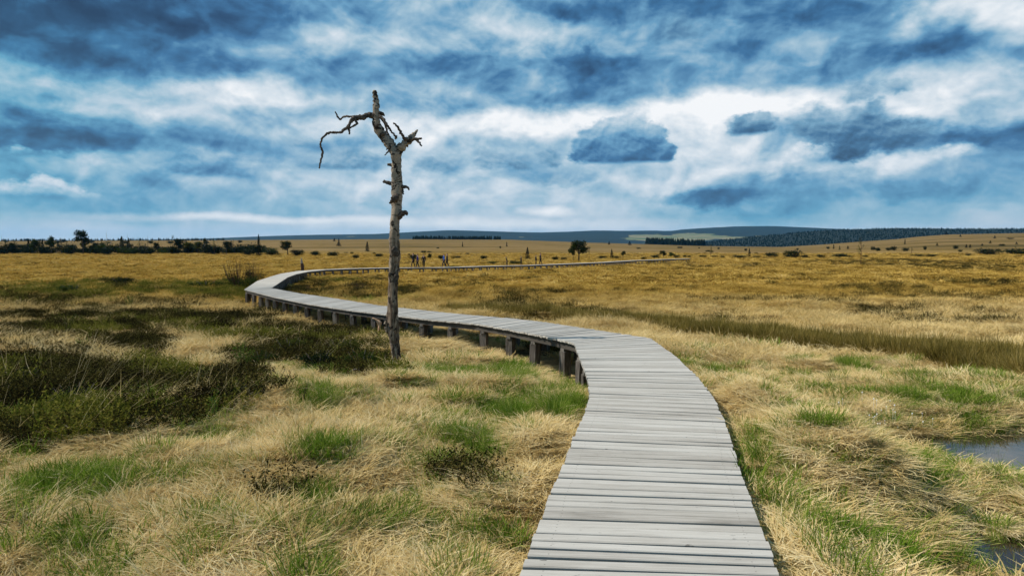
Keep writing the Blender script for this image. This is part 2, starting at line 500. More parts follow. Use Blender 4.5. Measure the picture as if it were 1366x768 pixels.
# land-cover patches, as (centre, half-size) read off the photograph and laid on the ground
HEATHER = [(60, 475, 120, 26), (150, 468, 80, 22), (100, 515, 110, 26), (30, 545, 90, 34), (0, 560, 60, 40), (40, 592, 70, 14), (120, 426, 125, 12), (250, 428, 112, 12), (330, 424, 40, 7),
           (55, 404, 75, 8), (40, 440, 70, 13), (185, 452, 40, 8), (290, 530, 72, 24), (325, 522, 40, 20), (225, 552, 66, 13), (150, 572, 90, 13), (395, 472, 95, 20), (465, 482, 55, 16), (335, 478, 32, 18),
           (500, 470, 22, 22), (370, 440, 40, 7), (430, 446, 70, 6), (372, 664, 11, 12), (592, 636, 14, 9), (275, 396, 30, 3.5), (180, 400, 10, 6), (160, 378, 24, 7), (478, 500, 14, 8), (640, 640, 12, 10),
           (1250, 352, 130, 4.5), (1315, 357, 70, 4), (1190, 348, 60, 2.5), (1330, 379, 42, 4), (1245, 374, 28, 3), (1275, 378, 14, 3), (1180, 387, 10, 3), (1100, 350, 50, 2.5), (890, 352, 40, 2.2), (940, 356, 24, 2), (1010, 354, 30, 2),
           (500, 372, 22, 2.5), (545, 388, 14, 7), (480, 384, 24, 6), (470, 472, 30, 25), (720, 470, 60, 8), (745, 420, 70, 5), (790, 424, 30, 5), (400, 384, 40, 10)]
BILBERRY = [(420, 453, 90, 9), (50, 398, 120, 10), (150, 381, 170, 6), (60, 384, 80, 6), (100, 440, 60, 9), (330, 468, 34, 20), (130, 560, 110, 18), (60, 580, 70, 16), (300, 545, 40, 14), (340, 452, 50, 10), (430, 480, 60, 14),
            (500, 486, 40, 10), (310, 390, 30, 12), (30, 520, 60, 30), (210, 500, 40, 20), (240, 388, 90, 6), (440, 375, 50, 4), (200, 430, 60, 10), (270, 440, 40, 8)]
GREEN = [(560, 690, 95, 46), (640, 640, 55, 16), (470, 600, 70, 18), (625, 705, 45, 26), (570, 492, 50, 11), (610, 500, 50, 9), (690, 492, 40, 10), (690, 540, 40, 16), (752, 530, 26, 22), (100, 652, 110, 22),
         (130, 740, 90, 26), (15, 700, 34, 44), (260, 655, 60, 16), (425, 540, 26, 16), (1110, 700, 110, 54), (1150, 750, 140, 44), (1060, 690, 40, 40), (1230, 560, 90, 26), (1285, 535, 90, 20), (1345, 560, 44, 20), (975, 640, 30, 70), (1195, 620, 70, 26),
         (1295, 690, 70, 34), (1160, 590, 44, 20), (925, 488, 36, 16), (1030, 620, 30, 40), (450, 680, 50, 18), (320, 720, 60, 16), (660, 590, 50, 14), (1340, 740, 30, 20), (700, 460, 50, 6), (1000, 460, 60, 6), (480, 400, 60, 6), (170, 640, 60, 12)]
RUSH_LINE = [on_ground(p, q) for p, q in ((600, 415), (760, 425), (890, 437), (980, 452), (1080, 466), (1180, 475), (1280, 487), (1400, 507), (1600, 540))]

def ell_mask(px, py, L, x, y, warp=1.0):
    wx = (fbm(x / .9, y / .9, 61, 4) - .5) * 2; wy = (fbm(x / .9, y / .9, 71, 4) - .5) * 2
    wx2 = (fbm(x / 6, y / 6, 81, 3) - .5) * 2
    m = np.zeros_like(px)
    for (a, b, rx, ry) in L:
        d = np.sqrt(((px - a) / rx + wx * .55 * warp) ** 2 + ((py - b) / ry + (wy * .55 + wx2 * .25) * warp) ** 2)
        m = np.maximum(m, sstep(1.12, .8, d))
    return m

build_ground()

# ------------------------------------------------------------------ scatter (grass and ground cover that nobody could count)
def scatter(name, label, cat, pos, rot, scl, vid, variants, mat):
    coll = bpy.data.collections.new(name + '_tufts')
    for k, me in enumerate(variants):
        if not me.materials: me.materials.append(mat)
        o = bpy.data.objects.new('%s_tuft_%02d' % (name, k), me); coll.objects.link(o)
    me = bpy.data.meshes.new(name)
    n = len(pos)
    me.vertices.add(n); me.vertices.foreach_set('co', np.asarray(pos, np.float32).ravel())
    a = me.attributes.new('rot', 'FLOAT_VECTOR', 'POINT'); a.data.foreach_set('vector', np.asarray(rot, np.float32).ravel())
    a = me.attributes.new('scl', 'FLOAT_VECTOR', 'POINT'); a.data.foreach_set('vector', np.asarray(scl, np.float32).ravel())
    a = me.attributes.new('vid', 'INT', 'POINT'); a.data.foreach_set('value', np.asarray(vid, np.int32))
    me.update()
    o = link(name, me)
    t = bpy.data.node_groups.new(name + '_scatter', 'GeometryNodeTree')
    t.interface.new_socket('Geometry', in_out='INPUT', socket_type='NodeSocketGeometry')
    t.interface.new_socket('Geometry', in_out='OUTPUT', socket_type='NodeSocketGeometry')
    N, L = t.nodes, t.links
    gi = N.new('NodeGroupInput'); go = N.new('NodeGroupOutput')
    ip = N.new('GeometryNodeInstanceOnPoints'); ci = N.new('GeometryNodeCollectionInfo')
    ci.inputs[0].default_value = coll; ci.inputs['Separate Children'].default_value = True; ci.inputs['Reset Children'].default_value = True
    def at(nm, ty):
        q = N.new('GeometryNodeInputNamedAttribute'); q.data_type = ty; q.inputs[0].default_value = nm
        return q.outputs[0]
    L.new(gi.outputs[0], ip.inputs['Points']); L.new(ci.outputs[0], ip.inputs['Instance'])
    ip.inputs['Pick Instance'].default_value = True
    L.new(at('vid', 'INT'), ip.inputs['Instance Index']); L.new(at('rot', 'FLOAT_VECTOR'), ip.inputs['Rotation']); L.new(at('scl', 'FLOAT_VECTOR'), ip.inputs['Scale'])
    L.new(ip.outputs[0], go.inputs[0])
    md = o.modifiers.new('scatter', 'NODES'); md.node_group = t
    tag(o, label, cat, kind='stuff')
    return o

def tuft(name, n, rad, length, lean, droop, width, seed, comb=None, seg=3, lenjit=.5):
    """a tuft of n grass blades; lean = start angle from vertical, droop = bend added along the blade"""
    r = np.random.default_rng(seed)
    rr = rad * np.sqrt(r.random(n)); ra = r.random(n) * 6.283
    az = r.random(n) * 6.283 if comb is None else r.normal(0, comb, n)
    if comb is None: az = ra + r.normal(0, .9, n)
    p = np.stack([rr * np.cos(ra), rr * np.sin(ra), np.full(n, -.03)], -1)
    L = length * (1 - lenjit + 2 * lenjit * r.random(n) * .8)
    th = np.abs(lean + r.normal(0, .28, n))
    dr = droop * (.4 + r.random(n))
    tw = r.normal(0, .2, n)
    w = width * (.6 + .8 * r.random(n))
    rings = []
    for k in range(seg + 1):
        side = np.stack([-np.sin(az), np.cos(az), r.normal(0, .35, n)], -1)
        f = [1, .95, .7, .08][k] if seg == 3 else 1 - .92 * (k / seg) ** 1.6
        rings.append((p - side * (w * f / 2)[:, None], p + side * (w * f / 2)[:, None]))
        d = np.stack([np.sin(th) * np.cos(az), np.sin(th) * np.sin(az), np.cos(th)], -1)
        p = p + d * (L / seg)[:, None]
        th = th + dr / seg; az = az + tw
    V = np.empty((n, 2 * (seg + 1), 3))
    for k, (a, b) in enumerate(rings): V[:, 2 * k] = a; V[:, 2 * k + 1] = b
    V[:, :, 2] = np.maximum(V[:, :, 2], -.04)
    F_ = []
    for k in range(seg): F_.append([2 * k, 2 * k + 1, 2 * k + 3, 2 * k + 2])
    F_ = np.array(F_)[None] + (np.arange(n) * 2 * (seg + 1))[:, None, None]
    F_ = F_.reshape(-1, 4)
    me = bpy.data.meshes.new(name)
    Vv = V.reshape(-1, 3)
    me.vertices.add(len(Vv)); me.vertices.foreach_set('co', Vv.ravel().astype(np.float32))
    me.loops.add(F_.size); me.loops.foreach_set('vertex_index', F_.ravel().astype(np.int32))
    me.polygons.add(len(F_)); me.polygons.foreach_set('loop_start', np.arange(0, F_.size, 4, dtype=np.int32))
    me.update(calc_edges=True)
    return me

def leaf_cloud(name, P, size, seed, flat=0.0):
    """small leaf faces at points P"""
    r = np.random.default_rng(seed); n = len(P)
    a = r.normal(size=(n, 3)); a /= np.linalg.norm(a, axis=1)[:, None]
    b = r.normal(size=(n, 3)); b[:, 2] += flat; b = np.cross(a, b); b /= np.linalg.norm(b, axis=1)[:, None] + 1e-9
    s = (size * (.6 + .8 * r.random(n)))[:, None]
    V = np.stack([P - a * s, P + b * s * .45, P + a * s, P - b * s * .45], 1).reshape(-1, 3)
    F_ = (np.arange(n) * 4)[:, None] + np.arange(4)[None]
    me = bpy.data.meshes.new(name)
    me.vertices.add(len(V)); me.vertices.foreach_set('co', V.ravel().astype(np.float32))
    me.loops.add(F_.size); me.loops.foreach_set('vertex_index', F_.ravel().astype(np.int32))
    me.polygons.add(n); me.polygons.foreach_set('loop_start', np.arange(0, F_.size, 4, dtype=np.int32))
    me.update(calc_edges=True)
    return me

def sprig_clump(name, seed, stems=34, h=.32, rad=.22, per=16, leaf=.014):
    """a heather/bilberry clump: many upright sprigs carrying tiny leaves"""
    r = np.random.default_rng(seed)
    P = []
    for _ in range(stems):
        a, q = r.random() * 6.283, rad * math.sqrt(r.random())
        hh = h * (.45 + .65 * r.random()) * (1 - .5 * (q / rad) ** 2)
        lean = np.array([math.cos(a), math.sin(a)]) * (q / rad) * .35 * hh + r.normal(0, .05, 2)
        t = np.linspace(.15, 1, per)
        x = q * math.cos(a) + lean[0] * t + r.normal(0, .010, per); y = q * math.sin(a) + lean[1] * t + r.normal(0, .010, per)
        P.append(np.stack([x, y, hh * t], -1))
    return leaf_cloud(name, np.concatenate(P), leaf, seed + 5)

rng = np.random.default_rng(21)
def sample(n, y0, y1, k=.80, m=2.5):
    """points spread evenly over the visible wedge of the moor between two distances"""
    Wy = lambda y: k * y + m
    y = y0 + (y1 - y0) * rng.random(n * 2)
    keep = rng.random(n * 2) < Wy(y) / Wy(y1)
    y = y[keep]
    x = (rng.random(len(y)) * 2 - 1) * Wy(y)
    return x, y

def cover(x, y):
    z = ground(x, y)
    px, py = project(x, y, z)
    dd = seg_dist(x, y, DECK_XY)
    rl = seg_dist(x, y, [(p.x, p.y) for p in RUSH_LINE])
    he = ell_mask(px, py, HEATHER, x, y, 1.25) * (.15 + 1.05 * sstep(.34, .51, fbm(x / 1.3, y / .9, 201, 3))); bi = ell_mask(px, py, BILBERRY, x, y, 1.3); gr = ell_mask(px, py, GREEN, x, y, 2.3) * (.5 + .7 * sstep(.38, .6, fbm(x / .7, y / .7, 211, 3)))
    wet = np.maximum(np.exp(-((x - 5.2) / 1.7) ** 2 - ((y - 6.6) / 1.7) ** 2), np.exp(-((x - 3.75) / .7) ** 2 - ((y - 4.9) / .9) ** 2))
    return z, dd, rl, he, bi, gr, pool_mask(x, y), wet

S = {k: [] for k in ('dry', 'green', 'rush', 'heather', 'bilberry')}
def put(kind, x, y, z, s, vid, hs=None, tilt=.12):
    n = len(x)
    if not n: return
    rz = rng.random(n) * 6.283 if kind != 'dry' else 13 * fbm(np.asarray(x) / 3.2, np.asarray(y) / 3.2, 301, 2) + rng.normal(0, .6, n) + (rng.random(n) < .45) * rng.random(n) * 6.283
    rot = np.stack([rng.normal(0, tilt, n), rng.normal(0, tilt, n), rz], -1)
    hs = s if hs is None else hs
    S[kind].append((np.stack([x, y, z], -1), rot, np.stack([s, s, hs], -1), vid))

for (y0, y1, n, smin, smax, lod) in ((2.0, 7.5, 3000, .75, 1.15, 0), (7.5, 14, 5200, .85, 1.3, 0), (14, 26, 9000, .9, 1.4, 1), (26, 50, 12000, 1.0, 1.6, 1), (50, 110, 17000, 1.1, 1.9, 2), (110, 260, 15000, 1.4, 2.6, 2)):
    x, y = sample(n, y0, y1)
    z, dd, rl, he, bi, gr, po, wet = cover(x, y)
    r = rng.random(len(x))
    clear = dd > (.69 if y0 < 14 else .8)
    s = smin + (smax - smin) * rng.random(len(x))
    rushw = .75 if y0 < 14 else .8
    hum = fbm(x / 2.3, y / 2.3, 91, 3)
    rush = (rl < rushw * (.6 + .8 * hum)) & (y < 22)
    # heather where it grows, plus lone dark tufts over the open field
    lone = (fbm(x / 4, y / 4, 131, 3) > .59) & (y > 24) & (r < .34)
    hea = clear & ~rush & ((he * .95 > r) | lone) & (po < .2)
    bil = clear & ~rush & ~hea & (bi * .8 > rng.random(len(x))) & (po < .2)
    grn = clear & ~rush & ~hea & ~bil & (np.maximum(gr * .47, wet * .6 * (1 - po)) + (.08 + .26 * sstep(.48, .7, fbm(x / .8, y / .8, 221, 3))) * (y < 14) > rng.random(len(x))) & (po < .75)
    dry = clear & ~rush & ~hea & ~bil & ~grn & (po < .12) & (rng.random(len(x)) > wet * .6)
    vl = {0: (0, 6), 1: (6, 10), 2: (10, 13)}[lod]
    hf = np.clip(.55 + .6 * (hum - .5) * 2, .3, .95) * (.75 + .4 * rng.random(len(x))) * np.where(dd < 1.9, np.where(y > 10, .42, .75), 1) * (1 - .65 * np.clip(wet, 0, 1)) * {0: 1, 1: .9, 2: .55}[lod]
    put('dry', x[dry], y[dry], z[dry], s[dry], rng.integers(vl[0], vl[1], dry.sum()), s[dry] * hf[dry])
    gl = (0, 4) if lod == 0 else (4, 6)
    put('green', x[grn], y[grn], z[grn], s[grn] * .9, rng.integers(gl[0], gl[1], grn.sum()), s[grn] * .65 * (1 - .55 * np.clip(wet[grn], 0, 1)) * (.6 + .5 * rng.random(grn.sum())))
    put('heather', x[hea], y[hea], z[hea], s[hea] * 1.0, rng.integers(0, 4, hea.sum()), s[hea] * (.25 + .5 * rng.random(hea.sum()) + .55 * hum[hea]) * np.where(y[hea] > 60, .7, 1))
    put('bilberry', x[bil], y[bil], z[bil], s[bil] * .95, rng.integers(0, 4, bil.sum()), s[bil] * (.4 + .7 * rng.random(bil.sum())) * np.where(y[bil] > 60, .7, 1))
    em = (po >= .5) & (rng.random(len(x)) < .28) & clear
    put('green', x[em], y[em], z[em], s[em] * .4, rng.integers(0, 4, em.sum()), s[em] * .6)
    k2 = rush & clear
    put('rush', x[k2], y[k2], z[k2], s[k2], rng.integers(0, 4, k2.sum()), s[k2] * (.4 + .4 * rng.random(k2.sum())))

# stems and small tufts standing in the shallow pools
for (cx, cy, rx, ry) in POOLS:
    n = int(10 + 55 * rx * ry)
    a, q = rng.random(n) * 6.283, np.sqrt(rng.random(n)) * 1.15
    x, y = cx + rx * q * np.cos(a), cy + ry * q * np.sin(a)
    k = fbm(x * 1.6, y * 1.6, 401, 2) > .42
    x, y = x[k], y[k]; z = ground(x, y)
    put('green', x, y, z, .25 + .25 * rng.random(len(x)), rng.integers(0, 4, len(x)), .55 + .4 * rng.random(len(x)))
# extra density: thatch close to the camera, rushes, heather
x, y = sample(4200, 2.0, 12); z, dd, rl, he, bi, gr, po, wet = cover(x, y)
k = (dd > .78) & (he < .5) & (bi < .6) & (po < .1) & (gr < .7) & (rl > .7)
put('dry', x[k], y[k], z[k], .7 + .5 * rng.random(k.sum()), rng.integers(0, 6, k.sum()), (.25 + .35 * rng.random(k.sum())) * (1 - .4 * np.clip(wet[k], 0, 1)))
k = (dd > .70) & (gr > .5) & (po < .5) & (rng.random(len(x)) < .42)
put('green', x[k], y[k], z[k], .7 + .4 * rng.random(k.sum()), rng.integers(0, 4, k.sum()), (.4 + .5 * rng.random(k.sum())) * (1 - .5 * np.clip(wet[k], 0, 1)))
x, y = sample(6500, 5.5, 32); z, dd, rl, he, bi, gr, po, wet = cover(x, y)
k = (dd > .9) & (he > .6) & (po < .1) & (rng.random(len(x)) < .75)
put('heather', x[k], y[k], z[k], .6 + .5 * rng.random(k.sum()), rng.integers(0, 4, k.sum()), .35 + .9 * rng.random(k.sum()) ** 1.5)
k = (dd > .9) & (bi > .5) & (he < .5) & (po < .1)
put('bilberry', x[k], y[k], z[k], .6 + .5 * rng.random(k.sum()), rng.integers(0, 4, k.sum()))
n = 2600
t = rng.random(n) * (len(RUSH_LINE) - 1.001); i = t.astype(int); f = t - i
RL = np.array([(p.x, p.y) for p in RUSH_LINE])
xy = RL[i] * (1 - f)[:, None] + RL[i + 1] * f[:, None] + rng.normal(0, .42, (n, 2))
x, y = xy[:, 0], xy[:, 1]; z = ground(x, y); dd = seg_dist(x, y, DECK_XY)
k = dd > 1.3
put('rush', x[k], y[k], z[k], .8 + .5 * rng.random(k.sum()), rng.integers(0, 4, k.sum()), .35 + .5 * rng.random(k.sum()))

V_dry = [tuft('dry_tuft', 240, .22, .235, 1.0, 1.0, .0066, 100 + i, comb=.8 if i % 2 else None) for i in range(6)] + \
        [tuft('dry_tuft', 110, .30, .40, .85, 1.0, .011, 140 + i, comb=.9 if i % 2 else None) for i in range(4)] + \
        [tuft('dry_tuft', 60, .46, .42, .8, .9, .032, 160 + i) for i in range(3)]
V_green = [tuft('green_tuft', 120, .15, .27, .35, .7, .0065, 200 + i) for i in range(4)] + [tuft('green_tuft', 70, .28, .30, .4, .7, .014, 220 + i) for i in range(2)]
V_rush = [tuft('rush_tuft', 80, .16, .55, .16, .35, .009, 240 + i) for i in range(4)]
V_heath = [sprig_clump('heather_tuft', 300 + i) for i in range(4)]
V_bil = [sprig_clump('bilberry_tuft', 340 + i, 30, .30, .26, 13, .017) for i in range(4)]
META = {'dry': ('dry_grass', 'matted straw coloured dry grass covering the moor on both sides of the boardwalk', 'dry grass', V_dry, M['dry']),
        'green': ('green_grass', 'fresh green grass coming up in patches through the dry grass', 'green grass', V_green, M['green']),
        'rush': ('rushes', 'dense strip of brown rushes running across the field right of the boardwalk', 'rushes', V_rush, M['rush']),
        'heather': ('heather', 'dark brown nearly black heather in patches left of the boardwalk', 'heather', V_heath, M['heather']),
        'bilberry': ('bilberry_undergrowth', 'low olive green undergrowth mixed into the dark heather', 'undergrowth', V_bil, M['bilberry'])}
for kname, (nm, lb, ct, var, mt) in META.items():
    P = [np.concatenate([q[j] for q in S[kname]]) for j in range(4)]
    scatter(nm, lb, ct, P[0], P[1], P[2], P[3], var, mt)
    print(nm, len(P[0]))

# long dry stalks leaning out of the heather
def stalks():
    P, Rr, Sc = [], [], []
    for (cx, cy, n, sx, sy) in ((90, 500, 60, 90, 40), (60, 560, 40, 80, 30), (200, 500, 30, 70, 40), (420, 478, 26, 60, 14), (160, 560, 24, 80, 20), (290, 550, 16, 60, 14), (1080, 590, 5, 50, 20)):
        for _ in range(n):
            p = on_ground(cx + random.gauss(0, sx * .5), cy + random.gauss(0, sy * .5))
            if float(seg_dist(np.array([p.x]), np.array([p.y]), DECK_XY)[0]) < 1: continue
            P.append(p); Rr.append((random.gauss(0, .25), random.gauss(.35, .35), random.gauss(0, .5))); s = random.uniform(.6, 1.2); Sc.append((s, s, s))
    var = [tuft('stalk_tuft', 3, .03, .75, .5, .35, .0035, 400 + i, comb=.3) for i in range(4)]
    scatter('grass_stalks', 'long thin dry grass stalks leaning over the dark heather', 'grass stalks', P, Rr, Sc, [i % 4 for i in range(len(P))], var, M['dry'])
stalks()

# ------------------------------------------------------------------ bog pools
def pool(name, cx, cy, rx, ry, label):
    n = 40
    V = [(cx, cy, WATER_Z)] + [(cx + rx * math.cos(6.2832 * k / n), cy + ry * math.sin(6.2832 * k / n), WATER_Z) for k in range(n)]
    Fc = [(0, 1 + k, 1 + (k + 1) % n) for k in range(n)]
    tag(link(name, mesh_np(name, V, Fc, M['water'])), label, 'water', kind='structure')
pool('water', 5.75, 7.2, 2.3, 1.15, 'larger shallow bog pool reflecting the sky at the right edge')
pool('water', 3.6, 4.95, .75, .95, 'small broken bog puddles among grass in the lower right corner')
pool('water', 5.1, 4.9, .72, .6, 'muddy puddle outside the green grass on the far right')

# ------------------------------------------------------------------ boardwalk
def boardwalk():
    root = empty('boardwalk', DECK_C[1], 'grey weathered plank boardwalk on posts winding across the moor', 'boardwalk')
    off = -Vector(DECK_C[1])
    V, Fc, UV = [], [], []
    rnd = random.Random(3)
    dist = 0.0
    edges = []                                               # dense stations
    for (a, b), (c, d) in zip(stations[:-1], stations[1:]):
        L = (((a + b) - (c + d)) / 2).length
        L = max(L, .5 * ((a - c).length + (b - d).length))
        n = max(1, round(L / .107))
        for k in range(n): edges.append((a.lerp(c, k / n), b.lerp(d, k / n)))
    edges.append(stations[-1])
    for (a, b), (c, d) in zip(edges[:-1], edges[1:]):
        gap = rnd.choice((.04, .06, .07, .085, .10, .14))
        a2, b2 = a.lerp(c, gap), b.lerp(d, gap)
        c2, d2 = a.lerp(c, 1 - gap), b.lerp(d, 1 - gap)
        ax = (b - a).normalized(); 
        e0, e1 = rnd.gauss(0, .005), rnd.gauss(0, .005)
        a2 = a2 - ax * e0; c2 = c2 - ax * e0; b2 = b2 + ax * e1; d2 = d2 + ax * e1
        dz = rnd.gauss(0, .003); tl = rnd.gauss(0, .0025)
        w = (c2 - a2); wd = (d2 - b2)
        base = len(V)
        ch = .006
        for (p, q, sgn) in ((a2, c2, 0), (b2, d2, 1)):
            u = (q - p); l = max(u.length, .01); u = u / l
            prof = [(0, -.038), (0, -ch), (min(ch, l * .2), 0), (l - min(ch, l * .2), 0), (l, -ch), (l, -.038)]
            for (s, h) in prof:
                v = p + u * s + Vector((0, 0, h + dz + tl * (1 if sgn else -1))) + off
                V.append(v)
                UV.append((sgn * 1.35, s))
        for k in range(6):
            k2 = (k + 1) % 6
            Fc.append((base + k, base + 6 + k, base + 6 + k2, base + k2))
        Fc.append(tuple(base + k for k in range(6))); Fc.append(tuple(base + 6 + k for k in range(6))[::-1])
    me = mesh_np('planks', V, Fc, M['plank'])
    uvl = me.uv_layers.new(name='UVMap')
    li = np.empty(len(me.loops), np.int32); me.loops.foreach_get('vertex_index', li)
    uvl.data.foreach_set('uv', np.array(UV, np.float32)[li].ravel())
    link('planks', me, parent=root)
    # side beams under the plank ends (left and right), and the middle one
    def beam(name, fr, w, top, bot, seed, gap=None):
        V, Fc, UV = [], [], []; s = 0
        P = [a.lerp(b, fr) for a, b in edges[::4] + [edges[-1]]]
        X = [(b - a).normalized() for a, b in edges[::4] + [edges[-1]]]
        for i, (p, x) in enumerate(zip(P, X)):
            if i: s += (p - P[i - 1]).length
            q = p + off
            for (dx, dz) in ((-w, top), (w, top), (w, bot), (-w, bot)):
                V.append(q + x * dx + Vector((0, 0, dz))); UV.append((s * .5, dx + dz + seed))
            if i:
                b_ = i * 4
                for k in range(4): Fc.append((b_ - 4 + k, b_ - 4 + (k + 1) % 4, b_ + (k + 1) % 4, b_ + k))
        Fc.append((0, 3, 2, 1)); Fc.append((len(V) - 4, len(V) - 3, len(V) - 2, len(V) - 1))
        me = mesh_np(name, V, Fc, M['beam'])
        ul = me.uv_layers.new(name='UVMap'); li = np.empty(len(me.loops), np.int32); me.loops.foreach_get('vertex_index', li)
        ul.data.foreach_set('uv', np.array(UV, np.float32)[li].ravel())
        link(name, me, parent=root)
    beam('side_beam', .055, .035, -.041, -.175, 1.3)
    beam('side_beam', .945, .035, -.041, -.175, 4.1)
    # posts in pairs with a cross bearer on each pair
    bm = bmesh.new()
    prof = [(-.075, -.075), (.075, -.075), (.075, .075), (-.075, .075)]
    bmesh.ops.create_cube(bm, size=1)
    for v in bm.verts: v.co = Vector((v.co.x * .17, v.co.y * .17, v.co.z - .5))
    bmesh.ops.bevel(bm, geom=bm.edges[:], offset=.008, segments=1, affect='EDGES')
    pm = bpy.data.meshes.new('post'); bm.to_mesh(pm); bm.free(); pm.materials.append(M['post'])
    acc = 0; nxt = 0.4; singles = []; rest_V, rest_F = [], []
    cb_V, cb_F = [], []
    pairs = []
    for (a, b), (c, d) in zip(edges[:-1], edges[1:]):
        acc += ((a + b) / 2 - (c + d) / 2).length
        if acc >= nxt:
            m = (a + b) / 2
            nxt = acc + (1.55 if m.y < 40 else 1.35) + rnd.uniform(-.12, .12)
            pairs.append((a, b))
    nposts = 0
    for (a, b) in pairs:
        x = (b - a).normalized(); rz = math.atan2(x.y, x.x)
        if a.y < 1 and (a.y < -2): continue
        for fr in (.075, .925):
            p = a.lerp(b, fr); top = p.z - .178
            # cross bearer sits between beams and posts
            top -= .058
            h = top - (gz(p.x, p.y) - .25)
            if h < .1: h = .1
            loc = Vector((p.x, p.y, top)) + off
            if nposts < 98:
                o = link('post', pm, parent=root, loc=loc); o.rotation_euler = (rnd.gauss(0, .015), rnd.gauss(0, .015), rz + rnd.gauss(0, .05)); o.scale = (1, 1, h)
                nposts += 1
            else:
                bs = len(rest_V)
                for zz in (0, -h):
                    for (u, v) in prof:
                        rest_V.append(loc + Vector((u * .9 * math.cos(rz) - v * .9 * math.sin(rz), u * .9 * math.sin(rz) + v * .9 * math.cos(rz), zz)))
                rest_F += [(bs, bs + 1, bs + 2, bs + 3)] + [(bs + k, bs + 4 + k, bs + 4 + (k + 1) % 4, bs + (k + 1) % 4) for k in range(4)]
        y = Vector((-x.y, x.x, 0)) * .05
        bs = len(cb_V)
        A, B = a.lerp(b, .03) + off, a.lerp(b, .97) + off
        for zz in (-.178, -.235):
            for q in (A - y, A + y, B + y, B - y): cb_V.append(q + Vector((0, 0, zz)))
        cb_F += [(bs, bs + 3, bs + 2, bs + 1), (bs + 4, bs + 5, bs + 6, bs + 7)] + [(bs + k, bs + (k + 1) % 4, bs + 4 + (k + 1) % 4, bs + 4 + k) for k in range(4)]
    if rest_V:
        o = link('far_posts', mesh_np('far_posts', rest_V, rest_F, M['post']), parent=root); o['kind'] = 'stuff'
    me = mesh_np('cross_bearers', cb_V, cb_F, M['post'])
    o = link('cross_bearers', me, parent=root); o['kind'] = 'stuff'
    print('posts', nposts, 'pairs', len(pairs))
boardwalk()

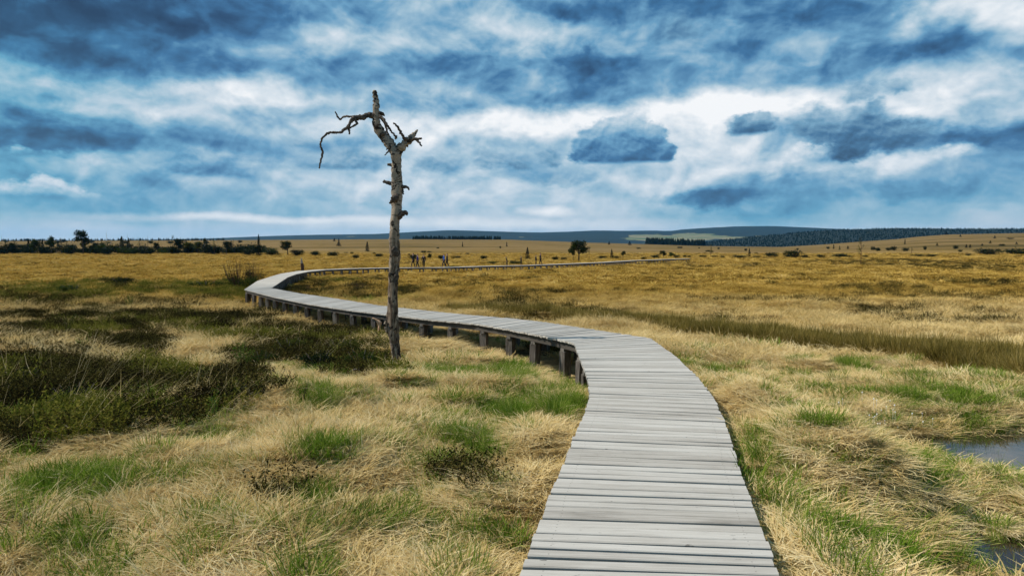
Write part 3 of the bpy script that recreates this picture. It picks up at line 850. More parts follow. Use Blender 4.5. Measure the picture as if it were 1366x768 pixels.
# ------------------------------------------------------------------ the dead birch
def dead_tree():
    base = on_ground(528, 489)
    D = base.y
    k = D / F
    def P(px, py, dy=0):
        d = ray(px, py); t = (D + dy) / d.y
        return Vector((d.x * t, D + dy, EYE + d.z * t)) - base
    root = empty('dead_tree', base, 'bare dead birch with broken forked top and long crooked branch beside the boardwalk', 'tree')
    def br(name, pts, mat, seg=8, rough=.12, seed=1, n=5, parent=root):
        jr = random.Random(seed * 13)
        path = smooth_path([(P(*q[:2], q[3] if len(q) > 3 else 0), q[2] * k / 2) for q in pts], n)
        j = .006 if name == 'branch' else .004
        path = [(p + Vector((jr.gauss(0, j), jr.gauss(0, j), jr.gauss(0, j))), r * jr.uniform(.82, 1.2) if name != 'trunk' else r) for p, r in path]
        return link(name, tube_mesh(name, path, mat, seg, rough, seed), parent=parent)
    b = M['birch']; dw = M['deadwood']
    tr = br('trunk', [(529, 497, 25), (529.5, 489, 17.5), (528.5, 482, 13.5), (528, 470, 12.5), (526, 455, 13), (524.5, 440, 15), (524, 420, 14.5), (524.5, 390, 14), (525.5, 365, 13), (526.5, 345, 13), (525.5, 315, 12.8), (526.5, 300, 13), (528.5, 280, 13.6), (530, 258, 13.8), (529.5, 240, 13.2), (528.5, 222, 13), (528, 207, 15), (526, 199, 14)], b, 20, .20, 5, 6)
    br('limb', [(527, 206, 13), (523, 197, 13), (516, 188, 12.5), (508, 177, 11.5), (502.5, 165, 10.5), (501.5, 153, 10.5), (502.2, 140, 8.6), (501, 129, 6.8), (499.6, 121.5, 4.6)], b, 12, .16, 8, 5)
    br('limb', [(529, 208, 11), (533, 199, 11), (539, 193, 10.5, .02), (546, 186.5, 9.5, .04), (551, 181.5, 7.5, .05), (554.5, 177, 4, .05), (557, 173.4, 1.6, .05)], b, 12, .16, 11, 5)
    # the long crooked branch on the left and its twigs
    br('branch', [(502, 155, 9), (492, 153, 8), (484.5, 156.2, 6.5, -.1), (474.5, 157.5, 5.6, -.15), (469, 161, 5.2, -.2), (464.5, 168.8, 4.2, -.25), (456, 176, 3.4, -.3), (449, 177.5, 3.0, -.3), (441.5, 176.6, 2.8, -.3), (433, 181, 2.8, -.35), (429, 187, 2.7, -.35), (427.4, 194, 2.6, -.4), (430.3, 204.5, 2.5, -.4), (428, 214, 2.4, -.4), (426.4, 224.6, 1.8, -.4)], dw, 8, .22, 21, 5)
    br('branch', [(476, 157, 4, -.15), (468, 155.5, 3, -.1), (459, 155.8, 2.5, -.05), (454, 159.6, 2.3), (450, 155, 2.2), (447.2, 149, 1.6)], dw, 7, .2, 22)
    br('branch', [(465, 168, 4, -.25), (465.4, 174, 2.8, -.25), (465.2, 179.5, 2, -.25)], dw, 7, .3, 23)
    br('branch', [(472, 158, 3.6, -.18), (476, 165, 2.5, -.2), (467, 171, 2, -.22)], dw, 6, .25, 24)
    # twigs hanging from the top on the right
    br('branch', [(506, 156, 5, -.1), (511, 159, 3.6, -.16), (516, 167, 3, -.2), (521, 174, 2.6, -.2), (526, 180, 2.3, -.2), (528.6, 183, 3.4, -.2), (527, 186, 2.2, -.2)], dw, 7, .25, 25)
    br('branch', [(508, 155, 4, .12), (514.5, 168, 2.8, .16), (517.5, 179, 2.5, .16), (522, 186, 2.2, .14), (526.5, 193, 1.6, .12)], dw, 7, .25, 26)
    br('branch', [(541, 187, 4.5, -.04), (537.5, 181, 3.8, -.1), (533, 174.5, 3.4, -.14), (529.5, 168.5, 3, -.18), (524.8, 164.2, 2, -.2)], dw, 7, .2, 27)
    br('branch', [(547, 186, 4.5, -.04), (554, 185.5, 3.6, -.1), (563, 184.8, 2, -.14)], dw, 7, .3, 28)
    br('branch', [(553, 185, 3.4, -.1), (558, 188.6, 2.8, -.12), (562, 194.4, 1.8, -.14)], dw, 7, .3, 29)
    # short stubs down the trunk
    br('branch_stub', [(527, 245, 6), (520, 244.5, 5), (511, 241.6, 3.8)], dw, 8, .2, 31)
    br('branch_stub', [(532, 248.5, 6), (538, 249, 5, -.05), (543, 249.5, 3.2, -.07), (545.8, 253, 2.2, -.08)], dw, 8, .2, 32)
    br('branch_stub', [(536, 250, 3), (537.5, 256, 2.4, -.05), (538, 259.5, 1.4, -.06)], dw, 7, .2, 33)
    br('branch_stub', [(525, 220.5, 4.6), (520, 219.8, 3.6), (517, 219.5, 2.4)], dw, 7, .2, 34)
    br('branch_stub', [(530, 262, 7, -.10), (526.5, 264.5, 9, -.15), (523, 268, 5, -.17), (519.6, 271.6, 2, -.17)], dw, 8, .3, 35)
    br('branch_stub', [(530, 291, 9), (534, 287, 7.5, -.05), (538.5, 283.6, 6, -.08), (542.6, 284, 4.4, -.08), (541, 286.6, 3, -.08)], dw, 8, .3, 36)
    br('branch_stub', [(521, 196, 4), (517.5, 197.5, 2.4, -.06), (515.4, 199.8, 1.4, -.08)], dw, 7, .2, 37)
    br('branch_stub', [(520, 201, 3), (517, 203, 2, -.06), (513.6, 207.5, 1.2, -.08)], dw, 7, .2, 38)
    br('branch_stub', [(503, 153, 9, .05), (508, 151, 6.5, .06), (511, 154, 5, .05)], dw, 8, .3, 39)
    br('branch_stub', [(522, 444, 8), (517, 440, 6, -.05), (514.5, 433, 4, -.06), (514, 428, 2, -.06)], b, 8, .25, 40)
    # black burrs on the bark
    for (px, py, w, h, s) in ((525, 298, 5.5, 8, 1), (527.5, 335, 9, 14, 2), (529.5, 372, 7, 20, 3), (521, 366, 4, 6, 4), (503, 169, 6, 6, 5), (512, 180, 6, 5, 6)):
        bm = bmesh.new(); bmesh.ops.create_icosphere(bm, subdivisions=3, radius=1)
        rr = random.Random(s)
        for v in bm.verts:
            f = 1 + .25 * math.sin(5 * v.co.x + s) * math.sin(6 * v.co.z + 2 * s)
            v.co = Vector((v.co.x * w * k / 2 * f, v.co.y * .025 * f, v.co.z * h * k / 2 * f))
        me = bpy.data.meshes.new('bark_burr'); bm.to_mesh(me); bm.free(); me.materials.append(dw)
        me.polygons.foreach_set('use_smooth', [True] * len(me.polygons))
        p = P(px, py); p.y -= 6.2 * k
        link('bark_burr', me, parent=root, loc=p)
dead_tree()

def stick(name, pts, label, cat, mat, depth_of=None, seg=7, rough=.2, fork=None):
    b = on_ground(*depth_of); D = b.y; k = D / F
    def P(px, py, dy=0):
        d = ray(px, py); t = (D + dy) / d.y
        return Vector((d.x * t, D + dy, EYE + d.z * t)) - b
    V, Fc = [], []
    tube(V, Fc, smooth_path([(P(*q[:2], q[3] if len(q) > 3 else 0), q[2] * k / 2) for q in pts], 4), seg, rough, 3)
    for fk in (fork or []): tube(V, Fc, smooth_path([(P(*q[:2]), q[2] * k / 2) for q in fk], 4), seg, rough, 4)
    o = link(name, mesh_np(name, V, Fc, mat, True), loc=b)
    return tag(o, label, cat)
stick('broken_branch', [(497, 424, 1.6), (503, 427, 2.6), (507, 430.5, 4.2), (506, 436, 3), (505, 443, 2)], 'pale orange broken branch sticking up beside the dead birch trunk', 'branch', M['fresh_wood'], (506, 452), fork=[[(501, 426, 2), (505, 433, 2.4), (508, 441, 1.2)], [(505, 440, 2), (506, 453, 1.6)]])
stick('fallen_twig', [(462, 502, 2), (470, 494, 2.4), (478, 493, 2.6), (482, 500, 2.2)], 'curved pale dead twig arching over the grass left of the dead birch', 'twig', M['paletwig'], (470, 503))
stick('fallen_twig', [(1105, 668, 1.6), (1118, 655, 3), (1130, 657, 3.2), (1138, 666, 2.4), (1150, 664, 2)], 'curled pale dead stem lying on the green grass right of the boardwalk', 'twig', M['paletwig'], (1122, 670))
# the short dead snag standing beside the far bend
def snag():
    b = on_ground(404, 362)
    dd_ = ray(403.5, 361); b = Vector((dd_.x / dd_.y * 70, 70, 0)); b.z = gz(b.x, b.y)
    root = empty('dead_snag', b, 'short dead tree stump with pale broken tip standing beside the bend of the boardwalk', 'tree stump')
    k = b.y / F
    h = 27 * k
    link('trunk', tube_mesh('trunk', smooth_path([(Vector((0, 0, -.2)), 4 * k), (Vector((.02, 0, h * .2)), 2.4 * k), (Vector((0, 0, h * .55)), 2 * k), (Vector((-.05, 0, h * .72)), 1.7 * k)], 5), M['snag'], 10, .2, 4), parent=root)
    link('broken_tip', tube_mesh('broken_tip', smooth_path([(Vector((-.05, 0, h * .70)), 1.5 * k), (Vector((-.08, 0, h * .85)), 1.2 * k), (Vector((-.1, 0, h)), .3 * k)], 5), M['paletwig'], 9, .25, 5), parent=root)
snag()

# ------------------------------------------------------------------ trees and shrubs (unit models, 1 m high and about 1 m wide, scaled where they stand)
def crown_points(seed, lobes, n, zmin):
    r = np.random.default_rng(seed); P = []
    for (x, y, z, s, sz) in lobes:
        m = int(n * s ** 2 / sum(l[3] ** 2 for l in lobes))
        v = r.normal(size=(m, 3)); v /= np.linalg.norm(v, axis=1)[:, None]
        q = v * (r.random(m) ** .45)[:, None] * np.array([s, s, sz]) * (1 + .3 * np.sin(7 * v[:, :1] + seed) * np.sin(6 * v[:, 2:3] + 2))
        P.append(q + np.array([x, y, z]))
    P = np.concatenate(P)
    return P[P[:, 2] > zmin]
def m_broadleaf(seed, mat):
    r = random.Random(seed)
    lobes = [(0, 0, .68, .26, .20)] + [(r.uniform(-.27, .27), r.uniform(-.27, .27), r.uniform(.45, .88), r.uniform(.13, .22), r.uniform(.09, .14)) for _ in range(7)]
    c = leaf_cloud('crown', crown_points(seed, lobes, 1700, .25), .034, seed); c.materials.append(mat)
    V, Fc = [], []
    tube(V, Fc, [(Vector((0, 0, -.04)), .035), (Vector((.01, 0, .3)), .025), (Vector((0, .01, .65)), .014), (Vector((.02, 0, .85)), .006)], 7, .15, seed)
    for l in lobes[1:]:
        tube(V, Fc, [(Vector((0, 0, .3)), .013), (Vector((l[0] * .5, l[1] * .5, .3 + (l[2] - .3) * .6)), .009), (Vector(l[:3]), .004)], 5, .1, seed)
    return [('trunk', mesh_np('trunk', V, Fc, M['trunk'], True)), ('crown', c)]
def m_conifer(seed, mat):
    r = np.random.default_rng(seed); n = 1300
    z = .08 + .92 * r.random(n) ** 1.25
    rad = .5 * (1 - z) ** .8 * (.55 + .45 * (np.mod(z * 11 + .3 * r.random(n), 1))) + .02
    a = r.random(n) * 6.283; q = rad * np.sqrt(r.random(n))
    P = np.stack([q * np.cos(a), q * np.sin(a), z - q * .15], -1)
    c = leaf_cloud('crown', P, .032, seed); c.materials.append(mat)
    V, Fc = [], []
    tube(V, Fc, [(Vector((0, 0, -.04)), .04), (Vector((0, 0, .5)), .02), (Vector((0, 0, .98)), .004)], 6, .1, seed)
    return [('trunk', mesh_np('trunk', V, Fc, M['trunk'], True)), ('crown', c)]
def m_bush(seed, mat):
    r = random.Random(seed)
    lobes = [(0, 0, .45, .38, .42)] + [(r.uniform(-.36, .36), r.uniform(-.36, .36), r.uniform(.2, .62), r.uniform(.16, .27), r.uniform(.16, .28)) for _ in range(7)]
    c = leaf_cloud('foliage', crown_points(seed, lobes, 1500, -.02), .04, seed); c.materials.append(mat)
    V, Fc = [], []
    for i in range(6):
        a = i * 1.05
        tube(V, Fc, [(Vector((0, 0, -.05)), .02), (Vector((.14 * math.cos(a), .14 * math.sin(a), .4)), .014), (Vector((.3 * math.cos(a), .3 * math.sin(a), .85)), .004)], 5, .1, seed + i)
    return [('stems', mesh_np('stems', V, Fc, M['trunk'], True)), ('foliage', c)]
def m_bare(seed, mat, leaves=None):
    """thin dead or barely leafed tree"""
    r = random.Random(seed); V, Fc = [], []
    top = [(Vector((0, 0, -.04)), .022), (Vector((r.uniform(-.03, .03), 0, .4)), .016), (Vector((r.uniform(-.06, .06), 0, .75)), .010), (Vector((r.uniform(-.08, .08), 0, 1)), .003)]
    tube(V, Fc, smooth_path(top, 3), 6, .15, seed)
    W, H = V, Fc; tips = []
    for i in range(9):
        z = r.uniform(.35, .88); a = r.uniform(0, 6.28); l = r.uniform(.15, .4) * (1.15 - z)
        m = Vector((l * .6 * math.cos(a), l * .6 * math.sin(a), z + l * .3)); e = Vector((l * math.cos(a), l * math.sin(a), z + l * r.uniform(.5, 1.0)))
        tube(W, H, [(Vector((0, 0, z)), .009), (m, .006), (e, .002)], 5, .1, seed + i)
        tips += [m, e]
    parts = [('trunk', mesh_np('trunk', V, Fc, mat, True))]
    if leaves:
        P = np.array([tuple(t + Vector((r.gauss(0, .04), r.gauss(0, .04), r.gauss(0, .05)))) for t in tips for _ in range(16)])
        c = leaf_cloud('crown', P, .018, seed); c.materials.append(leaves); parts.append(('crown', c))
    return parts
def m_sapling(seed, mat):
    """young leafy shoot: a few stems with loose fresh leaves"""
    r = random.Random(seed); V, Fc, P = [], [], []
    for i in range(6):
        a = r.uniform(0, 6.28); l = r.uniform(.15, .5); h = r.uniform(.6, 1)
        pts = [Vector((0, 0, -.03)), Vector((l * .4 * math.cos(a), l * .4 * math.sin(a), h * .5)), Vector((l * math.cos(a), l * math.sin(a), h))]
        tube(V, Fc, [(pts[0], .012), (pts[1], .008), (pts[2], .003)], 5, .1, seed + i)
        for _ in range(60):
            t = r.uniform(.25, 1); q = pts[0].lerp(pts[1], t * 2) if t < .5 else pts[1].lerp(pts[2], t * 2 - 1)
            P.append(tuple(q + Vector((r.gauss(0, .06), r.gauss(0, .06), r.gauss(0, .04)))))
    c = leaf_cloud('foliage', np.array(P), .03, seed); c.materials.append(mat)
    return [('stems', mesh_np('stems', V, Fc, M['twig'], True)), ('foliage', c)]
def m_twiggy(seed, mat):
    """willow scrub: low leaves with reddish bare twigs above"""
    r = random.Random(seed); V, Fc = [], []
    for i in range(34):
        a = r.uniform(0, 6.28); q = r.uniform(0, .42); l = r.uniform(.05, .25); h = r.uniform(.5, 1)
        x, y = q * math.cos(a), q * math.sin(a)
        tube(V, Fc, smooth_path([(Vector((x * .4, y * .4, -.03)), .010), (Vector((x, y, h * .5)), .006), (Vector((x + l * math.cos(a) * .6, y + l * math.sin(a) * .6, h)), .002)], 3), 5, .1, seed + i)
    lobes = [(r.uniform(-.4, .4), r.uniform(-.3, .3), r.uniform(.1, .45), r.uniform(.12, .22), r.uniform(.12, .24)) for _ in range(10)]
    c = leaf_cloud('foliage', crown_points(seed, lobes, 1500, -.02), .022, seed); c.materials.append(mat)
    return [('stems', mesh_np('stems', V, Fc, M['twig'], True)), ('foliage', c)]

PROTO = {}
for nm, fn, ms in (('broad', m_broadleaf, ['leaf_dark', 'leaf_mid', 'leaf_olive']), ('conifer', m_conifer, ['needle', 'leaf_dark']), ('bush', m_bush, ['leaf_dark', 'leaf_dark', 'leaf_mid', 'leaf_olive'])):
    PROTO[nm] = [fn(500 + 7 * i + len(nm), M[k]) for i, k in enumerate(ms)]
PROTO['bare'] = [m_bare(600 + i, M['paletwig'] if i == 1 else M['twig']) for i in range(3)]
PROTO['thin'] = [m_bare(620 + i, M['twig'], M[k]) for i, k in enumerate(('leaf_olive', 'leaf_mid'))]
PROTO['sapling'] = [m_sapling(640 + i, M[k]) for i, k in enumerate(('leaf_fresh', 'leaf_fresh', 'leaf_mid'))]
PROTO['twiggy'] = [m_twiggy(660, M['leaf_mid']), m_twiggy(661, M['leaf_dark'])]
NAMES = {'broad': ('broadleaf_tree', 'tree'), 'conifer': ('conifer_tree', 'tree'), 'bush': ('shrub', 'shrub'), 'bare': ('bare_tree', 'tree'), 'thin': ('young_tree', 'tree'), 'sapling': ('sapling', 'sapling'), 'twiggy': ('willow_shrub', 'shrub')}
_n = 0
def plant(kind, v, px, base, top, wpx, label, group=None, dist=None, tilt=0):
    """stand a tree or shrub on the moor where the photograph shows its foot; its size follows from its distance"""
    global _n; _n += 1
    if dist:
        d = ray(px, base); x = d.x / d.y * dist; y = dist; p = Vector((x, y, gz(x, y)))
    else:
        p = on_ground(px, base)
    k = p.y / F
    h = max(.15, (ROW0 - top) * k + EYE - p.z) if True else 0
    w = wpx * k * {'broad': 1.45, 'thin': 1.3, 'conifer': 1.25, 'bush': 1.15}.get(kind, 1.0)
    if kind in ('broad', 'conifer', 'thin'): h *= 1.08
    nm, cat = NAMES[kind]
    r = empty(nm, p, label, cat, group, random.Random(_n).uniform(0, 6.28), (w, w, h))
    r.rotation_euler.x = tilt
    for pn, me in PROTO[kind][v % len(PROTO[kind])]:
        o = link(pn, me, parent=r)
    return r

TL = 'trees and shrubs of the left treeline'
for t in (
    ('broad', 0, 111, 339, 306, 17, 'tallest dark leafy tree standing clear above the left treeline'),
    ('broad', 1, 69, 339, 314, 10, 'small round headed tree second tallest in the left treeline'),
    ('bare', 1, 143, 339, 307, 9, 'pale forked dead snag rising right of the tallest treeline tree'),
    ('bush', 0, 17, 339, 319, 17, 'broad domed dark shrub near the left end of the treeline'),
    ('broad', 0, 48, 339, 321, 12, 'narrow dark tree between the domed shrub and the small round headed tree'),
    ('thin', 1, 82, 339, 319, 8, 'slim little tree between the round headed tree and the tallest treeline tree'),
    ('bush', 1, 126, 339, 326, 17, 'large dark rounded shrub just right of the tallest treeline tree'),
    ('bush', 0, 144, 340, 328, 17, 'large dark rounded shrub at the foot of the pale forked snag'),
    ('conifer', 1, 163, 339, 317, 11, 'dense dark upright tree right of the pale forked snag'),
    ('conifer', 1, 172, 339, 319, 9, 'narrow dark tree touching the right side of the dense upright one'),
    ('thin', 0, 187, 338, 318, 10, 'thin trunked tree with small open crown in the middle of the treeline'),
    ('bush', 1, 190, 340, 329, 19, 'low dome shaped dark shrub under the thin trunked tree of the treeline'),
    ('broad', 0, 210, 339, 323, 8, 'slender dark tree right of the low dome shaped treeline shrub'),
    ('thin', 1, 231, 339, 316, 9, 'tall thin tree with small flat crown above the treeline'),
    ('broad', 0, 238, 339, 318, 14, 'wide dark tree beside the tall thin flat crowned one'),
    ('broad', 2, 251, 339, 322, 16, 'light green bushy tree in the right half of the treeline'),
    ('broad', 2, 264, 339, 321, 12, 'light green tree next to the darker dense one in the treeline'),
    ('conifer', 1, 274, 339, 319, 14, 'dense dark tree ending the green stretch of the treeline'),
    ('thin', 0, 286, 340, 320, 11, 'pale trunked tree with little dark crown right of the green stretch'),
    ('broad', 0, 302, 340, 321, 13, 'dark ragged tree above the twiggy willow at the boardwalk bend'),
    ('bare', 0, 313, 340, 324, 8, 'thin leafless tree right of the dark ragged tree'),
    ('bush', 0, 332, 341, 331, 16, 'dark shrub left of the slim dark conifer above the boardwalk bend'),
    ('conifer', 0, 345.5, 342, 315, 8, 'slim dark conifer standing above the boardwalk bend'),
    ('bush', 1, 363, 341, 331, 20, 'wide dark shrub right of the slim dark conifer'),
    ('broad', 0, 384, 341, 321, 15, 'stout dark tree between the wide shrub and the boardwalk snag'),
    ('bush', 0, 396, 341, 331, 20, 'dark shrub directly behind the boardwalk snag'),
    ('bush', 1, 420, 341, 333, 16, 'dark rounded shrub right of the boardwalk snag'),
    ('bush', 0, 446, 342, 334, 16, 'low flat dark shrub in the gap between snag and dead birch'),
    ('bush', 1, 473.5, 345, 338, 11, 'small dark round shrub left of the dead birch trunk'),
    ('conifer', 0, 490, 336, 323, 7, 'little lone conifer in the far field left of the dead birch'),
    ('bush', 0, 507, 343, 337, 12, 'dark shrub touching the left side of the dead birch trunk'),
): plant(*t[:6], t[6], TL)
# the thinner stuff of the hedge line itself: nothing tells these apart
rr = random.Random(5)
for i in range(46):
    px = -60 + i * 9.3 + rr.uniform(-4, 4)
    plant('bush', rr.choice((0, 1, 0, 1, 2)), px, 338.6 + rr.uniform(-.6, .8), rr.uniform(321, 331), rr.uniform(14, 26), 'low dark shrub in the continuous hedge line at the foot of the treeline', 'hedge line shrubs')
for i in range(16):
    px = rr.uniform(-60, 300)
    plant(rr.choice(('broad', 'broad', 'thin', 'conifer')), rr.randrange(3), px, 338.6, rr.uniform(318, 325), rr.uniform(6, 12), 'small dark tree rising a little above the hedge line of the left treeline', 'small trees in the hedge line')
for i in range(24):
    px = rr.uniform(-60, 330)
    plant('bare', rr.randrange(3), px, 335, rr.uniform(311, 321), rr.uniform(5, 9), 'thin leafless tree behind the hedge line on the left', 'thin leafless trees on the left')
for i in range(60):
    px = rr.uniform(-80, 340)
    b = rr.uniform(323.5, 333)
    plant('bush' if rr.random() < .7 else 'conifer', rr.randrange(3), px, b, b - rr.uniform(2.5, 6), rr.uniform(4, 11), 'tiny dark shrub scattered on the field behind the left treeline', 'scattered shrubs behind the left treeline')

MID = 'shrubs and trees behind the far boardwalk'
for t in (
    ('broad', 0, 772, 348.5, 320, 22, 'round dark tree standing alone behind the far boardwalk'),
    ('broad', 1, 764.5, 348.5, 324, 9, 'narrower lighter tree leaning on the left of the round dark tree'),
    ('thin', 1, 786, 347.5, 330, 10, 'small thin trunked tree right of the round dark tree'),
    ('conifer', 0, 703.7, 347, 331, 9, 'small pointed conifer between the two pairs of walkers'),
    ('bush', 0, 550, 346, 337, 13, 'dark round shrub left of the walkers nearest the dead birch'),
    ('bush', 1, 573.5, 345, 336, 7, 'dark shrub right of the dark clothed lone walker'),
    ('bush', 0, 588, 346, 339, 9, 'dark shrub left of the bright blue jacket'),
    ('bush', 1, 610, 345, 339.6, 11, 'low dark shrub right of the bright blue jacket'),
    ('bush', 0, 644.6, 346, 339, 11, 'isolated round dark shrub halfway between the two groups of walkers'),
    ('bush', 3, 655, 353, 347.5, 16, 'low olive shrub just behind the boardwalk halfway between walkers'),
    ('bush', 2, 686, 353.5, 346.5, 19, 'low green shrub between the two small walkers'),
    ('bush', 2, 604, 358.6, 353, 18, 'dark green weeds at the near edge of the boardwalk below the blue jacket'),
    ('bush', 0, 742, 347.5, 341, 10, 'dark shrub left of the round dark tree'),
    ('bush', 1, 753, 347, 341.5, 8, 'little dark shrub close to the foot of the round dark tree'),
    ('conifer', 0, 816, 344.5, 333, 6, 'small dark conifer right of the round dark tree'),
    ('bush', 0, 802, 345.5, 340, 14, 'dark shrub clump left of the small dark conifer'),
    ('bush', 1, 822, 345, 340, 8, 'dark shrub right of the small dark conifer'),
    ('broad', 0, 831, 345, 334.5, 6, 'little ragged tree right of the small dark conifer'),
    ('bush', 0, 858, 346, 342.5, 9, 'flat dark shrub beside the far end of the boardwalk'),
    ('bush', 1, 873, 344.5, 339, 15, 'broad dark shrub at the far end of the boardwalk'),
    ('broad', 0, 885, 344, 334, 9, 'ragged dark tree over the broad shrub at the boardwalk end'),
    ('broad', 1, 895, 344, 336, 8, 'open crowned little tree at the boardwalk end'),
    ('bush', 0, 904, 344, 339, 10, 'dark shrub right of the open crowned little tree'),
    ('thin', 0, 948, 344, 327, 8, 'tall thin tree standing up above the shrubs right of the boardwalk end'),
    ('bare', 2, 942, 347.5, 331, 6, 'dark leafless sapling in front of the tall thin tree'),
    ('conifer', 0, 999.5, 343.5, 332, 5, 'slim dark conifer left of the bushy mounds on the right'),
    ('bush', 0, 984, 344, 339.5, 22, 'wide low dark shrub left of the slim dark conifer'),
    ('bush', 1, 1027, 344, 334.5, 19, 'dark shrub right of the slim dark conifer'),
    ('bush', 0, 1060, 344, 331, 25, 'dark shrub with pointed top in the middle of the right field'),
    ('bush', 1, 1073, 344, 338.5, 12, 'low shrub touching the right of the pointed shrub'),
    ('bush', 0, 1094, 344, 338.5, 12, 'single low round shrub right of the pointed one'),
    ('bush', 1, 1122, 343.5, 337, 28, 'long low dark shrub left of the bare birch sapling'),
    ('thin', 0, 1148, 354, 319, 15, 'thin sparse birch sapling standing alone in the golden field on the right'),
    ('bush', 0, 1315, 340, 329.5, 34, 'big dark shrub mass left of the one at the right edge'),
    ('bush', 1, 1352, 340, 329, 34, 'big dark shrub mass at the right edge of the field'),
    ('bush', 0, 1292, 342, 337, 9, 'small shrub left of the two big dark shrub masses'),
    ('conifer', 0, 1262, 314, 309, 5, 'lone dark tree on the crest of the tan hill', None, 1150),
    ('thin', 0, 1216, 338, 330, 9, 'pale olive tree at the foot of the tan hill'),
): plant(*t[:6], t[6], MID, *(t[8:] if len(t) > 8 else ()))
for (px, b, tp, w) in ((914, 344, 339, 6), (920, 344, 339.5, 5), (936, 344, 339, 9), (954, 344, 340, 9), (964, 344, 340.5, 8), (1008, 344, 340, 9), (1155, 343.5, 339, 8), (1240, 343, 338, 16), (1225, 343, 338, 18)):
    plant('bush', rr.randrange(2), px, b, tp, w, 'small low dark shrub in the row crossing the right field', 'row of low shrubs in the right field')
for (px, b, tp, w) in ((1165, 334, 327, 5), (1170, 335, 329, 9), (1184, 334, 329, 7), (1193, 334, 327, 9), (1207, 335, 329, 9), (1234, 334, 327, 5), (1250, 328, 324, 4), (1274, 332, 326, 7), (1289, 330, 326, 4), (1294, 330, 326, 4), (1280, 336, 332, 5), (1281, 316, 313, 4), (1327, 318, 314.5, 4), (1321, 325, 321, 4), (1336, 328, 324.5, 7), (1310, 328, 325, 4), (1207, 326, 319, 3), (1346, 319, 316.5, 8), (1120, 333, 328, 3), (1112, 332, 326, 3), (1356, 326, 323, 4), (1131, 332, 328, 4), (1104, 332, 328, 5)):
    plant('bush' if w > 4.5 else 'conifer', rr.randrange(2), px, b, tp, w, 'tiny dark tree dotting the tan hillside below the forest', 'tiny trees on the tan hillside')
for i in range(36):
    px = rr.choice((440, 560, 640, 900, 1010)) + rr.gauss(0, 45); b = rr.uniform(331, 343)
    plant('bush' if rr.random() < .75 else 'bare', rr.randrange(2), px, b, b - rr.uniform(1.5, 4), rr.uniform(2.5, 7), 'tiny dark shrub in the far tan field between the walkers and the hills', 'tiny shrubs in the far tan field')
for (px, b, tp, w) in ((812.5, 326.5, 322, 4), (840, 327, 322, 6), (617, 329, 323, 2.5), (676, 329, 323, 3), (452, 328, 322.5, 8), (446, 322, 318, 4), (452, 322, 318, 3)):
    plant('conifer', 0, px, b, tp, w, 'tiny dark conifer near the skyline of the far tan field', 'tiny conifers near the skyline')

# shrubs near the boardwalk
for t in (
    ('twiggy', 0, 318, 386, 345, 52, 'twiggy willow shrub with reddish bare stems beside the boardwalk bend'),
    ('twiggy', 1, 338, 377, 346, 34, 'darker twiggy shrub behind the willow at the boardwalk bend'),
    ('bush', 2, 275, 386, 372, 40, 'low green shrub left of the twiggy willow'),
    ('sapling', 2, 430, 393, 371, 16, 'small dark green shrub in the loop inside the boardwalk bend'),
    ('twiggy', 1, 411, 392, 378, 14, 'dark twiggy shrub left of the small green one inside the bend'),
    ('twiggy', 1, 474, 389, 376, 40, 'row of dark twiggy scrub inside the boardwalk bend left of the dead birch'),
    ('bush', 0, 160, 380, 368, 30, 'dark rounded shrub in the green strip left of the boardwalk'),
    ('bush', 2, 95, 393, 377, 34, 'low green shrub in the green strip far left'),
    ('bush', 0, 187, 398, 389, 8, 'tiny dark round shrub in the straw grass left of the boardwalk'),
    ('sapling', 0, 174, 410, 392, 16, 'slim green sapling in the straw grass above the dark heather'),
    ('sapling', 2, 90, 446, 415, 24, 'green sapling in the dark heather on the left'),
    ('sapling', 1, 110, 466, 444, 26, 'bright yellow green sapling in the middle of the dark heather'),
    ('sapling', 0, 322, 490, 452, 40, 'full bright green sapling at the left end of the undergrowth by the dead birch'),
    ('sapling', 1, 286, 560, 521, 40, 'light green sapling in front of the dark heather in the left foreground'),
    ('sapling', 1, 240, 585, 566, 34, 'low yellow green plant at the edge of the pale grass'),
    ('sapling', 2, 403, 552, 508, 24, 'slender green plant alone in the straw grass below the dead birch'),
    ('bush', 0, 372, 680, 654, 26, 'small black green heather tuft alone in the pale foreground grass'),
    ('sapling', 2, 512, 486, 448, 24, 'green leafy shoot against the left side of the dead birch trunk'),
    ('bush', 2, 482, 494, 462, 50, 'green heather bush left of the foot of the dead birch'),
    ('bush', 3, 452, 474, 450, 50, 'olive heather bush behind the green one left of the dead birch'),
    ('bush', 0, 425, 490, 466, 52, 'wide dark heather bush midway between the bright sapling and the dead birch'),
    ('bush', 3, 385, 470, 448, 50, 'olive low bush right of the full bright green sapling'),
    ('bush', 2, 350, 486, 466, 36, 'mid green heather bush touching the right of the full bright green sapling'),
    ('sapling', 2, 541, 504, 486, 26, 'green weed tuft at the right foot of the dead birch'),
    ('bush', 1, 310, 545, 512, 60, 'rounded black heather bush in the left foreground behind the light green sapling'),
    ('bush', 1, 240, 548, 524, 44, 'small dark heather bush left of the light green sapling'),
    ('bush', 0, 100, 540, 508, 70, 'large dark heather bush in the middle of the left heather'),
    ('bush', 1, 30, 520, 492, 60, 'dark heather bush at the left edge of the picture'),
    ('twiggy', 1, 592, 648, 626, 24, 'dark twiggy tuft in the green patch of the foreground grass'),
    ('twiggy', 1, 637, 660, 634, 40, 'dark spiky tuft left of the boardwalk in the foreground grass'),
): plant(*t)

